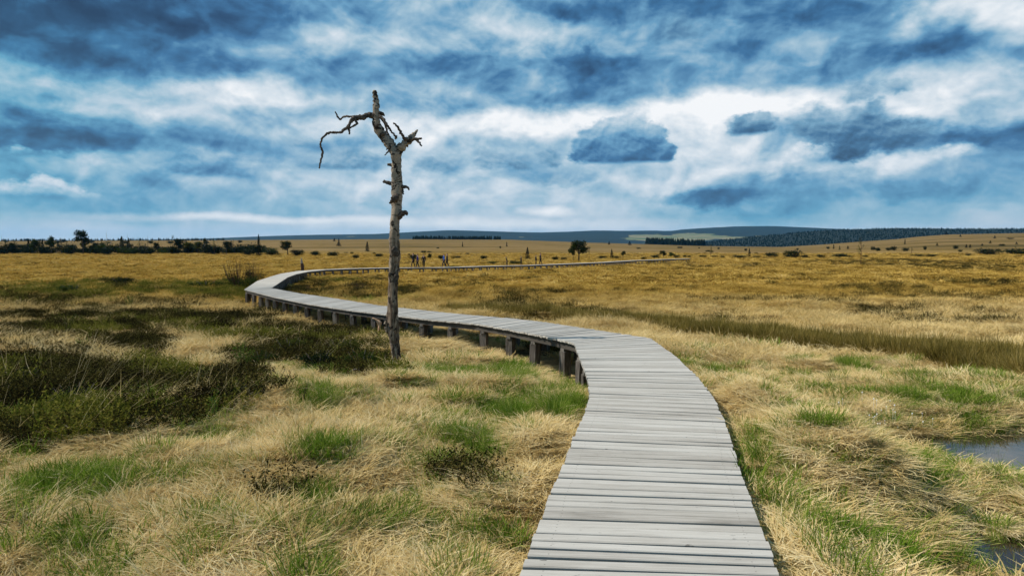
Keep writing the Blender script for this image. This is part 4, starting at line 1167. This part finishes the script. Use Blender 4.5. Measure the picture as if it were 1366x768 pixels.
# cotton grass heads beside the wet ground
def cotton():
    V, Fc = [], []
    for _ in range(34):
        p = on_ground(random.gauss(1165, 34), random.gauss(566, 9))
        p.z += random.uniform(.10, .2)
        b = len(V); s = random.uniform(.006, .013)
        for q in ((s, 0, 0), (-s, 0, 0), (0, s, 0), (0, -s, 0), (0, 0, s * 1.2), (0, 0, -s)): V.append(p + Vector(q))
        Fc += [(b, b + 2, b + 4), (b + 2, b + 1, b + 4), (b + 1, b + 3, b + 4), (b + 3, b, b + 4), (b + 2, b, b + 5), (b + 1, b + 2, b + 5), (b + 3, b + 1, b + 5), (b, b + 3, b + 5)]
        b = len(V); w = .0007
        for zz in (0, -.22):
            for (u, v) in ((w, w), (-w, w), (-w, -w), (w, -w)): V.append(p + Vector((u, v, zz)))
        Fc += [(b + k, b + (k + 1) % 4, b + 4 + (k + 1) % 4, b + 4 + k) for k in range(4)]
    tag(link('cotton_grass', mesh_np('cotton_grass', V, Fc, M['white_tuft'], True)), 'scattered small white cotton grass heads above the wet ground on the right', 'cotton grass', kind='stuff')
cotton()

# ------------------------------------------------------------------ walkers on the far boardwalk
def skin_mesh(name, verts, edges, mat, sub=1, root=0):
    me = bpy.data.meshes.new(name + '_cage')
    me.from_pydata([v[:3] for v in verts], [], edges)
    o = bpy.data.objects.new(name + '_cage', me); COL.objects.link(o)
    md = o.modifiers.new('skin', 'SKIN')
    for i, v in enumerate(verts): 
        me.skin_vertices[0].data[i].radius = (v[3], v[4] if len(v) > 4 else v[3]); me.skin_vertices[0].data[i].use_root = (i == root)
    s = o.modifiers.new('sub', 'SUBSURF'); s.levels = s.render_levels = sub
    bpy.context.view_layer.update()
    res = bpy.data.meshes.new_from_object(o.evaluated_get(bpy.context.evaluated_depsgraph_get()))
    bpy.data.objects.remove(o); bpy.data.meshes.remove(me)
    res.name = name; res.materials.clear(); res.materials.append(mat)
    res.polygons.foreach_set('use_smooth', [True] * len(res.polygons))
    return res

def person(px, row, hpx, rz, coat, legs, hair, label, stride=.22, bend=0.0):
    p = on_deck(px, row); 
    # stand on the planks at the nearest point of the walk
    best = None
    for a, b in zip(DECK_C[:-1], DECK_C[1:]):
        d = b - a; t = max(0, min(1, (p - a).dot(d) / d.length_squared)); q = a + d * t
        if best is None or (q - p).length < best[0]: best = ((q - p).length, q)
    q = best[1]; p = Vector((p.x, q.y, q.z + .004))
    Hh = hpx * p.y / F
    s = Hh / 1.75
    root = empty('person', p, label, 'person', 'walkers on the far boardwalk', rz, (s, s, s))
    st = stride; bd = bend
    # y is forward, z is up
    hip = [( -.09, 0, .90), (.09, 0, .90)]
    kn = [(-.10, st * .65, .49), (.10, -st * .25, .48)]
    an = [(-.10, st * .75, .085), (.10, -st * 1.0, .10)]
    toe = [(-.115, st * .75 + .17, .03), (.115, -st * 1.0 + .15, .035)]
    def T(v):                                                # bend the upper body forward about the hip
        x, y, z = v[:3]; dz = z - .92
        return (x, y * math.cos(bd) + dz * math.sin(bd), .92 + dz * math.cos(bd) - y * math.sin(bd)) + tuple(v[3:])
    sh = [T((-.185, 0, 1.42, .06)), T((.185, 0, 1.42, .06))]
    el = [T((-.25, -.10, 1.15, .042)), T((.25, .02, 1.15, .042))]
    wr = [T((-.24, .0, .92, .03)), T((.25, .16, .95, .03))]
    V = [(0, 0, .93, .135, .10), T((0, 0, 1.15, .125, .09)), T((0, 0, 1.36, .155, .10)), T((0, -.01, 1.48, .06)), T((0, .01, 1.56, .075, .085)), T((0, .02, 1.66, .082, .098)), T((0, .01, 1.735, .05, .06)), T((0, .115, 1.625, .014))]
    E = [(0, 1), (1, 2), (2, 3), (3, 4), (4, 5), (5, 6), (5, 7)]
    for i in range(2):
        sgn = -1 if i == 0 else 1
        b = len(V)
        V += [sh[i], el[i], wr[i]]; E += [(2, b), (b, b + 1), (b + 1, b + 2)]
        w = Vector(wr[i][:3]); down = (w - Vector(el[i][:3])).normalized()
        palm = w + down * .075
        pb = len(V); V.append(tuple(palm) + (.026, .018)); E.append((b + 2, pb))
        for k, (dy, l) in enumerate(((.03, .07), (.01, .085), (-.01, .08), (-.03, .065))):
            f = len(V); e = palm + down * l + Vector((-.015 * sgn, dy * 1.2, 0)); V.append(tuple(e) + (.008,)); E.append((pb, f))
        f = len(V); V.append(tuple(w + down * .05 + Vector((-.01 * sgn, .06, -.02))) + (.010,)); E.append((b + 2, f))
        b = len(V)
        V += [hip[i] + (.085,), kn[i] + (.055,), an[i] + (.038,), toe[i] + (.035, .028)]
        E += [(0, b), (b, b + 1), (b + 1, b + 2), (b + 2, b + 3)]
    link('body', skin_mesh('body', V, E, M['skin'], 1), parent=root)
    J = [(0, 0, .84, .165, .125), T((0, 0, 1.15, .155, .12)), T((0, 0, 1.37, .18, .125)), T((0, -.01, 1.47, .085))]
    JE = [(0, 1), (1, 2), (2, 3)]
    for i in range(2):
        b = len(J); J += [sh[i][:3] + (.082,), el[i][:3] + (.062,), tuple(Vector(el[i][:3]).lerp(Vector(wr[i][:3]), .9)) + (.05,)]
        JE += [(2, b), (b, b + 1), (b + 1, b + 2)]
    link('jacket', skin_mesh('jacket', J, JE, cloth('jacket_cloth', coat), 1, 1), parent=root)
    Tr = [(0, 0, .93, .15, .115)]; TE = []
    for i in range(2):
        b = len(Tr); Tr += [hip[i] + (.102,), kn[i] + (.075,), tuple(Vector(kn[i]).lerp(Vector(an[i]), .92)) + (.062,)]
        TE += [(0, b), (b, b + 1), (b + 1, b + 2)]
    link('trousers', skin_mesh('trousers', Tr, TE, cloth('trouser_cloth', legs), 1), parent=root)
    link('hair', skin_mesh('hair', [T((0, -.035, 1.60, .075)), T((0, -.015, 1.69, .095, .1)), T((0, -.005, 1.745, .065))], [(0, 1), (1, 2)], cloth('hair_colour', hair), 1), parent=root)
    for i in range(2):
        sm = skin_mesh('shoe', [(an[i][0], an[i][1] - .05, .05, .048), (an[i][0], an[i][1] + .05, .048, .05), (toe[i][0], toe[i][1], .035, .046, .034)], [(0, 1), (1, 2)], M['snag'], 1)
        link('shoe', sm, parent=root)
dk = (.012, .012, .014); nav = (.012, .016, .035); brown = (.03, .018, .01)
person(553.5, 356.4, 19, 1.4, dk, dk, brown, 'walker in black beside the violet blue jacket nearest the dead birch')
person(559, 356.4, 18, 1.7, (.03, .035, .20), nav, brown, 'walker in violet blue jacket nearest the dead birch', .18)
person(567.8, 356.2, 17.5, 3.0, dk, (.02, .018, .016), brown, 'walker all in black standing alone between the two blue jackets', .10)
person(593, 356, 17.6, 1.4, (.03, .12, .50), nav, brown, 'walker in bright blue jacket', .2)
person(597.2, 355.9, 18.2, 1.6, (.018, .018, .022), dk, brown, 'tall walker in dark clothes beside the bright blue jacket')
person(676.4, 354, 12.2, 1.5, (.014, .018, .014), dk, brown, 'small dark walker left of the low green shrub', .12, .3)
person(695, 353.4, 12.4, -1.5, (.02, .016, .03), dk, brown, 'small dark walker right of the low green shrub', .14)
person(714.8, 353, 12.8, -1.4, dk, dk, brown, 'shorter dark walker of the right hand pair', .14)
person(720.7, 352.8, 15.6, -1.6, (.018, .015, .026), dk, brown, 'taller dark walker of the right hand pair', .2)

# ------------------------------------------------------------------ distant hills and forests
def hill_range(name, d, xs, rows, front, label, trees=0, mat=None, fieldspots=(), n=260, back=900):
    px = np.linspace(xs[0], xs[-1], n)
    rw = np.interp(px, xs, rows)
    rows_k = 26
    V = []; fld = []
    for j in range(rows_k + 6):
        t = j / (rows_k - 1)
        if t <= 1: y = front[0] + (d - front[0]) * t; 
        else: y = d + (t - 1) * back * 6
        z1 = EYE + (ROW0 - rw) / F * d - trees
        if t <= 1:
            z = front[1] + (z1 - front[1]) * (t ** 1.15)
        else: z = z1 - (t - 1) * 5 * (np.abs(z1) + 40)
        x = (px - CX) / F * y
        z = z + 4 * (vnoise(x / 260, np.full(n, y / 260), 5) - .5) * (d / 3000) * (t < 1)
        V.append(np.stack([x, np.full(n, y), z], -1))
        row = ROW0 - (z - EYE) / y * F
        f = np.zeros(n)
        for (a, b, rx, ry) in fieldspots: f = np.maximum(f, sstep(1.2, .6, np.sqrt(((px - a) / rx) ** 2 + ((row - b) / ry) ** 2)))
        fld.append(f)
    V = np.concatenate(V); fld = np.concatenate(fld)
    R_ = rows_k + 6
    i = np.arange(R_ - 1)[:, None] * n + np.arange(n - 1)[None]
    q = np.stack([i, i + 1, i + n + 1, i + n], -1).reshape(-1, 4)
    me = mesh_np(name, V, [tuple(int(k) for k in f) for f in q], mat or M['hills'], True)
    a = me.attributes.new('field', 'FLOAT', 'POINT'); a.data.foreach_set('value', fld.astype(np.float32))
    tag(link(name, me), label, 'hills', kind='structure')
    return V.reshape(R_, n, 3)

far = hill_range('hills', 6000, [-1200, 0, 200, 280, 330, 370, 420, 500, 560, 600, 640, 680, 718, 760, 795, 834, 880, 893, 900, 936, 982, 1030, 1067, 1100, 1150, 1300, 1800],
                 [322, 321, 320, 318, 316, 314.5, 313.2, 312.2, 309, 307, 308, 309.3, 310.2, 309, 307.4, 308, 307.5, 309, 306.8, 304.3, 302, 301.6, 303.2, 304.6, 307, 309, 312], (2600, -45),
                 'long range of blue wooded hills along the whole horizon', fieldspots=[(905, 317, 78, 7), (1000, 319, 60, 4)])
near_ridge = hill_range('hills', 2200, [900, 962, 987, 1030, 1067, 1113, 1157, 1190, 1272, 1366, 1900], [328, 320.5, 317.5, 313.5, 310, 306.6, 305.6, 304.6, 305.2, 305.2, 304], (1320, -25),
                        'dark forested ridge above the tan hill on the right', trees=0)

def cone_tree(name, seed):
    r = random.Random(seed); V, Fc = [], []
    for (z0, z1, w) in ((.08, .5, .24), (.3, .75, .19), (.55, 1.0, .13)):
        b = len(V); V.append(Vector((0, 0, z1)))
        for k in range(7):
            a = 6.283 * k / 7 + r.uniform(-.2, .2); q = w * r.uniform(.7, 1.2); V.append(Vector((q * math.cos(a), q * math.sin(a), z0 + r.uniform(-.04, .04))))
        Fc += [(b, b + 1 + k, b + 1 + (k + 1) % 7) for k in range(7)]
    return mesh_np(name, V, Fc, M['needle'])
cones = [cone_tree('conifer_top', i) for i in range(4)]
def forest(name, label, P, h):
    n = len(P); r = np.random.default_rng(9)
    s = h * (.75 + .5 * r.random(n))
    rot = np.stack([np.zeros(n), np.zeros(n), r.random(n) * 6.28], -1)
    scatter(name, label, 'forest', P, rot, np.stack([s, s, s], -1), r.integers(0, 4, n), cones, M['needle'])
R1 = near_ridge[3:27]
pts = []
rg = np.random.default_rng(4)
for _ in range(17000):
    j = rg.random() * (R1.shape[0] - 1.01); i = rg.random() * (R1.shape[1] - 1.01)
    j0, i0 = int(j), int(i); fj, fi = j - j0, i - i0
    p = (R1[j0, i0] * (1 - fi) + R1[j0, i0 + 1] * fi) * (1 - fj) + (R1[j0 + 1, i0] * (1 - fi) + R1[j0 + 1, i0 + 1] * fi) * fj
    pts.append(p - np.array([0, 0, .5]))
forest('forest', 'dense dark conifer forest covering the ridge on the right', np.array(pts), 5.0)
def strip(x0, x1, dist, n, depth=60):
    out = []
    for _ in range(n):
        px = rg.uniform(x0, x1); y = dist + rg.uniform(-depth, depth); x = (px - CX) / F * y
        out.append((x, y, gz(x, y) - .4))
    return np.array(out)
forest('forest', 'thin dark line of conifers on the skyline right of the dead birch', strip(550, 668, 1195, 330, 40), 6.5)
forest('forest', 'dark clump of conifers on the skyline below the hills right of centre', np.concatenate([strip(862, 880, 1180, 60, 25), strip(879, 898, 1180, 70, 25), strip(896, 940, 1190, 90, 25)]), 11)
forest('forest', 'pale distance woodland edge along the skyline of the far left field', strip(-300, 300, 1190, 700, 60), 4.5)

# ------------------------------------------------------------------ air
def haze():
    bm = bmesh.new(); bmesh.ops.create_cube(bm, size=1)
    X, Y0, Y1, Z0, Z1 = 14000, -300, 13000, -700, 260
    for v in bm.verts: v.co = Vector((v.co.x * 2 * X, (v.co.y + .5) * (Y1 - Y0) + Y0, (v.co.z + .5) * (Z1 - Z0) + Z0))
    me = bpy.data.meshes.new('haze'); bm.to_mesh(me); bm.free()
    m = bpy.data.materials.new('thin_haze'); m.use_nodes = True; t = m.node_tree; t.nodes.clear()
    o = t.nodes.new('ShaderNodeOutputMaterial'); v = t.nodes.new('ShaderNodeVolumePrincipled')
    v.inputs['Color'].default_value = (.11, .48, .92, 1); v.inputs['Density'].default_value = HAZE; v.inputs['Anisotropy'].default_value = .1
    t.links.new(v.outputs[0], o.inputs['Volume'])
    me.materials.append(m)
    tag(link('haze', me), 'thin bluish haze in front of the distant hills', 'haze', kind='stuff')
HAZE = 3.3e-5
haze()

# ------------------------------------------------------------------ sky: Nishita daylight with layered clouds
SUN_AZ, SUN_EL = R(-86), R(47)
def build_world():
    w = bpy.data.worlds.new('World'); SC.world = w; w.use_nodes = True
    t = w.node_tree; t.nodes.clear(); g = G(t)
    out = t.nodes.new('ShaderNodeOutputWorld'); bg = t.nodes.new('ShaderNodeBackground')
    sky = g.n('ShaderNodeTexSky', sky_type='NISHITA', sun_disc=False, sun_elevation=SUN_EL, sun_rotation=SUN_AZ)
    d = g.n('ShaderNodeTexCoord').outputs['Generated']
    s = g.n('ShaderNodeSeparateXYZ', {0: d})
    DEG = 57.29578
    az = g.m('MULTIPLY', g.m('ARCTAN2', s.outputs[0], s.outputs[1]), DEG)
    el = g.m('MULTIPLY', g.m('ARCSINE', s.outputs[2]), DEG)
    # cloud-layer coordinates: a plane overhead, so streaks flatten towards the horizon
    zz = g.m('ADD', g.m('MAXIMUM', s.outputs[2], 0.0), .10)
    pl = g.n('ShaderNodeCombineXYZ', {0: g.m('DIVIDE', s.outputs[0], zz), 1: g.m('DIVIDE', s.outputs[1], zz)}).outputs[0]
    flat = g.n('ShaderNodeCombineXYZ', {0: az, 1: g.m('MULTIPLY', el, 1.5)}).outputs[0]
    wn = g.n('ShaderNodeTexNoise', {'Vector': flat, 'Scale': .16, 'Detail': 5, 'Roughness': .6}).outputs[1]
    wv = g.vm('SUBTRACT', wn, (.5, .5, .5))
    P = g.n('ShaderNodeCombineXYZ', {0: az, 1: el}).outputs[0]
    Pw = g.vm('MULTIPLY_ADD', wv, (9, 4.2, 0), P)            # warped, for the soft layers
    wc = g.vm('SUBTRACT', g.n('ShaderNodeTexNoise', {'Vector': flat, 'Scale': .5, 'Detail': 7, 'Roughness': .62}).outputs[1], (.5, .5, .5))
    Pc = g.vm('MULTIPLY_ADD', wc, (2.4, 2.2, 0), P)          # finely warped, for the heaped clouds
    def ang(px, py):
        q = ray(px, py).normalized()
        return math.degrees(math.atan2(q.x, q.y)), math.degrees(math.asin(q.z))
    def blob(vec, px, py, rx, ry, amp, inner=0.0):
        a, e = ang(px, py); sx = rx / F * DEG; sy = ry / F * DEG
        v = g.vm('MULTIPLY_ADD', vec, (1 / sx, 1 / sy, 0), (-a / sx, -e / sy, 0))
        return g.mr(g.vm('LENGTH', v), inner, 1.0, amp, 0.0)
    base = g.ramp(g.m('DIVIDE', el, 60.0), [(0, (.77,) * 3 + (1,)), (.03, (.74,) * 3 + (1,)), (.08, (.62,) * 3 + (1,)), (.16, (.63,) * 3 + (1,)), (.24, (.54,) * 3 + (1,)), (.4, (.45,) * 3 + (1,)), (1, (.42,) * 3 + (1,))])
    acc = g.n('ShaderNodeSeparateColor', {0: base}).outputs[0]
    SOFT = [(120, 25, 420, 100, -.34), (40, 60, 260, 60, -.18), (330, 15, 260, 60, -.12), (110, 178, 330, 36, -.42), (0, 188, 130, 30, -.12), (20, 235, 90, 34, -.18),
            (150, 258, 360, 34, -.24), (180, 285, 330, 20, -.14), (640, 85, 300, 34, -.30), (790, 92, 110, 44, -.20), (780, 128, 150, 24, -.20), (610, 128, 150, 26, -.16),
            (800, 8, 260, 26, -.22), (1010, 25, 140, 50, -.16), (1190, 70, 170, 50, -.26), (1110, 25, 120, 40, -.12), (1345, 76, 70, 20, -.38), (1300, 178, 190, 24, -.38), (1366, 205, 140, 40, -.22), (940, 263, 130, 14, -.32),
            (1010, 240, 110, 18, -.20), (1200, 258, 320, 26, -.30), (1090, 288, 330, 26, -.18), (985, 288, 140, 34, -.10), (745, 238, 60, 14, -.16), (130, 100, 110, 12, -.12), (440, 100, 100, 26, -.08), (1330, 130, 90, 30, -.12),
            (200, 112, 280, 22, .22), (320, 120, 130, 24, .14), (60, 140, 160, 18, .06), (120, 205, 60, 14, .14), (290, 208, 90, 18, .14), (320, 290, 250, 8, .26), (560, 296, 300, 12, .14), (460, 55, 200, 36, .20), (700, 60, 120, 52, .28),
            (640, 25, 100, 28, .10), (560, 168, 150, 30, .26), (620, 252, 220, 30, .16), (700, 168, 190, 28, .28), (900, 152, 300, 36, .36), (1010, 135, 150, 34, .22), (960, 185, 110, 60, .28), (1070, 228, 130, 18, .20), (1215, 208, 90, 18, .24),
            (1280, 18, 100, 40, .36), (1360, 50, 80, 55, .26), (1100, 62, 110, 30, .16), (1240, 95, 120, 26, .24), (1240, 142, 190, 28, .32), (730, 281, 60, 9, .26), (850, 245, 160, 26, .12), (430, 250, 120, 26, .08), (800, 300, 260, 12, .10)]
    Pl = g.vm('MULTIPLY_ADD', wv, (8, 1.1, 0), P)            # the flat bands low over the horizon
    for b in SOFT: acc = g.m('ADD', acc, blob(Pl if b[1] > 274 else Pw, *(b[:4] + ((b[4] * .85 if b[4] < 0 else b[4]),))))
    strata = g.noise(g.vm('MULTIPLY', pl, (.6, 1.0, 1)), 1.1, 6, .5, .6, '2D')
    acc = g.m('MULTIPLY_ADD', g.m('SUBTRACT', strata, .5), g.mr(el, 1.5, 12, .06, .34), acc)
    puff = g.noise(flat, .30, 6, .52, .5, '2D')
    acc = g.m('MULTIPLY_ADD', g.m('SUBTRACT', puff, .5), g.mr(el, .5, 6, .12, .42), acc)
    puff2 = g.noise(flat, .9, 5, .55, .2, '2D')
    # relief of the cloud layer: tops catch the light, undersides are grey
    def billow(v): return g.n('ShaderNodeTexNoise', {'Vector': v, 'Scale': .2, 'Detail': 3.5, 'Roughness': .5, 'Distortion': .3}, noise_dimensions='2D').outputs[0]
    rel = g.m('SUBTRACT', billow(flat), billow(g.vm('ADD', flat, (-.35, 1.15, 0))))
    acc = g.m('MULTIPLY_ADD', rel, g.mr(el, .8, 7, .15, .62), acc)
    rel2 = g.m('SUBTRACT', puff2, g.noise(g.vm('ADD', flat, (-.12, .36, 0)), .9, 5, .55, .2, '2D'))
    acc = g.m('MULTIPLY_ADD', rel2, g.mr(el, .8, 6, .03, .10), acc)
    # heaped clouds with their own edges: (x, y, rx, ry, level inside, opacity)
    HM = []
    def heap(acc, parts, top, bot, inner=.72, op=.95, flatbase=None):
        m = mu = None
        for (px, py, rx, ry) in parts:
            b = blob(Pc, px, py, rx, ry, 1.0, inner)
            m = b if m is None else g.m('MAXIMUM', m, b)
            b = blob(g.vm('ADD', Pc, (-.2, .75, 0)), px, py, rx, ry, 1.0, .2)
            mu = b if mu is None else g.m('MAXIMUM', mu, b)
        ys = [p[1] - p[3] for p in parts] + [p[1] + p[3] for p in parts]
        if flatbase:
            m = g.m('MULTIPLY', m, g.mr(g.n('ShaderNodeSeparateXYZ', {0: g.vm('MULTIPLY_ADD', wc, (0, .25, 0), P)}).outputs[1], ang(683, flatbase + 4)[1], ang(683, flatbase - 4)[1]))
        lvl = g.mr(g.m('MULTIPLY_ADD', g.m('SUBTRACT', puff, .5), 1.6, el), ang(683, max(ys))[1], ang(683, min(ys))[1], bot, top)
        lvl = g.m('MULTIPLY_ADD', rel2, .30, g.m('MULTIPLY_ADD', rel, .5, lvl))
        lvl = g.m('MULTIPLY_ADD', g.m('SUBTRACT', 1.0, mu), .10, lvl)
        m = g.m('MULTIPLY', m, op)
        if top < .65: HM.append(m)
        return g.n('ShaderNodeMix', {0: m, 2: acc, 3: lvl}).outputs[0]
    acc = heap(acc, [(52, 259, 54, 20), (66, 249, 34, 19), (108, 265, 28, 12)], .90, .60, .5, .9, 271)
    acc = heap(acc, [(20, 213, 44, 13), (80, 212, 30, 14)], .82, .60, .4, .7, 226)
    acc = heap(acc, [(470, 214, 72, 24), (445, 222, 60, 14)], .58, .34, .15, .8, 229)
    acc = heap(acc, [(585, 216, 40, 22), (572, 222, 30, 14)], .56, .34, .2, .8, 230)
    acc = heap(acc, [(402, 187, 22, 11)], .5, .42, .2, .7)
    acc = heap(acc, [(275, 222, 70, 26), (250, 232, 60, 14)], .72, .34, .2, .75, 243)
    acc = heap(acc, [(745, 240, 42, 10)], .52, .42, .2, .6)
    acc = heap(acc, [(735, 211, 21, 14)], .45, .33, .4, .85)
    acc = heap(acc, [(655, 212, 40, 18), (690, 218, 26, 12)], .46, .34, .3, .8, 228)
    acc = heap(acc, [(800, 193, 38, 32), (814, 180, 30, 26), (840, 176, 32, 28), (862, 189, 30, 28), (880, 203, 22, 18), (784, 202, 26, 22), (830, 204, 66, 26)], .66, .16, .74, .98, 218)
    acc = heap(acc, [(1000, 172, 40, 23), (1012, 163, 28, 18)], .50, .22, .5, .95, 187)
    acc = heap(acc, [(1094, 165, 52, 30), (1130, 171, 70, 38), (1180, 180, 70, 24), (1130, 195, 44, 22)], .46, .22, .4, .92)
    acc = heap(acc, [(1145, 122, 28, 16), (1197, 113, 22, 15), (1170, 140, 16, 12)], .46, .38, .2, .8)
    acc = heap(acc, [(910, 42, 50, 26)], .42, .36, .1, .6)
    acc = heap(acc, [(1075, 204, 36, 12), (1170, 214, 34, 11), (1270, 203, 38, 12)], .95, .72, .2, .7)
    acc = g.m('MAXIMUM', acc, 0.0)
    col = g.ramp(acc, [(.0, lin((17, 49, 82))), (.16, lin((36, 74, 112))), (.32, lin((60, 113, 158))), (.48, lin((108, 160, 195))), (.64, lin((163, 194, 213))), (.80, lin((208, 221, 231))), (1.0, lin((248, 250, 252)))])
    # the left and the low sky run towards teal, the middle towards violet blue
    lf = g.m('MAXIMUM', g.mr(az, -20, -38, 0, .8), g.mr(el, 6, 1, 0, .7))
    col = g.mix(g.m('MULTIPLY', lf, g.mr(acc, .75, .4)), col, (.80, 1.10, 1.02, 1), 'MULTIPLY')
    col = g.mix(g.mr(el, 3.2, .4, 0, .45), col, (.98, .97, .90, 1), 'MULTIPLY')
    hm = HM[0]
    for k in HM[1:]: hm = g.m('MAXIMUM', hm, k)
    col = g.mix(g.m('MULTIPLY', hm, g.mr(acc, .72, .35, 0, .8)), col, (1.30, 1.02, .90, 1), 'MULTIPLY')
    cl = g.vm('SCALE', col); cl.node.inputs['Scale'].default_value = 1 / STRENGTH / 1.09
    # clouds cover nearly everything; clear Nishita sky shows through the thin darker gaps overhead
    thin = g.m('MULTIPLY', g.mr(el, 20, 50, .08, .35), g.mr(acc, .7, .3))
    mixc = g.mix(thin, cl, sky.outputs[0])
    bg.inputs[1].default_value = STRENGTH
    g.L.new(mixc, bg.inputs[0]); g.L.new(bg.outputs[0], out.inputs[0])
    w.cycles.sampling_method = 'MANUAL'; w.cycles.sample_map_resolution = 512
STRENGTH = .1
build_world()

sun = bpy.data.lights.new('sun', 'SUN'); sun.energy = 5.0; sun.angle = R(.6); sun.color = (1, .94, .84)
so = bpy.data.objects.new('sun', sun); COL.objects.link(so)
sd = Vector((math.sin(SUN_AZ) * math.cos(SUN_EL), math.cos(SUN_AZ) * math.cos(SUN_EL), math.sin(SUN_EL)))
so.rotation_euler = (-sd).to_track_quat('-Z', 'Y').to_euler(); so.location = sd * 60

# ------------------------------------------------------------------ camera and render settings
cam = bpy.data.cameras.new('camera'); cam.sensor_width = 36; cam.lens = 36 * F / 1366; cam.clip_end = 40000; cam.clip_start = .05
co = bpy.data.objects.new('camera', cam); COL.objects.link(co); co.location = (0, 0, EYE); co.rotation_euler = (math.pi / 2 - PITCH, 0, 0)
SC.camera = co
SC.view_settings.view_transform = 'Standard'; SC.view_settings.look = 'None'; SC.view_settings.exposure = .13; SC.view_settings.gamma = 1; SC.view_settings.use_curve_mapping = False
SC.render.engine = 'CYCLES'
cy = SC.cycles
cy.max_bounces = 5; cy.diffuse_bounces = 4; cy.glossy_bounces = 2; cy.transmission_bounces = 2; cy.volume_bounces = 0; cy.transparent_max_bounces = 4
cy.use_denoising = True
cy.use_adaptive_sampling = True; cy.adaptive_threshold = .02
try: cy.denoiser = 'OPENIMAGEDENOISE'
except Exception: pass
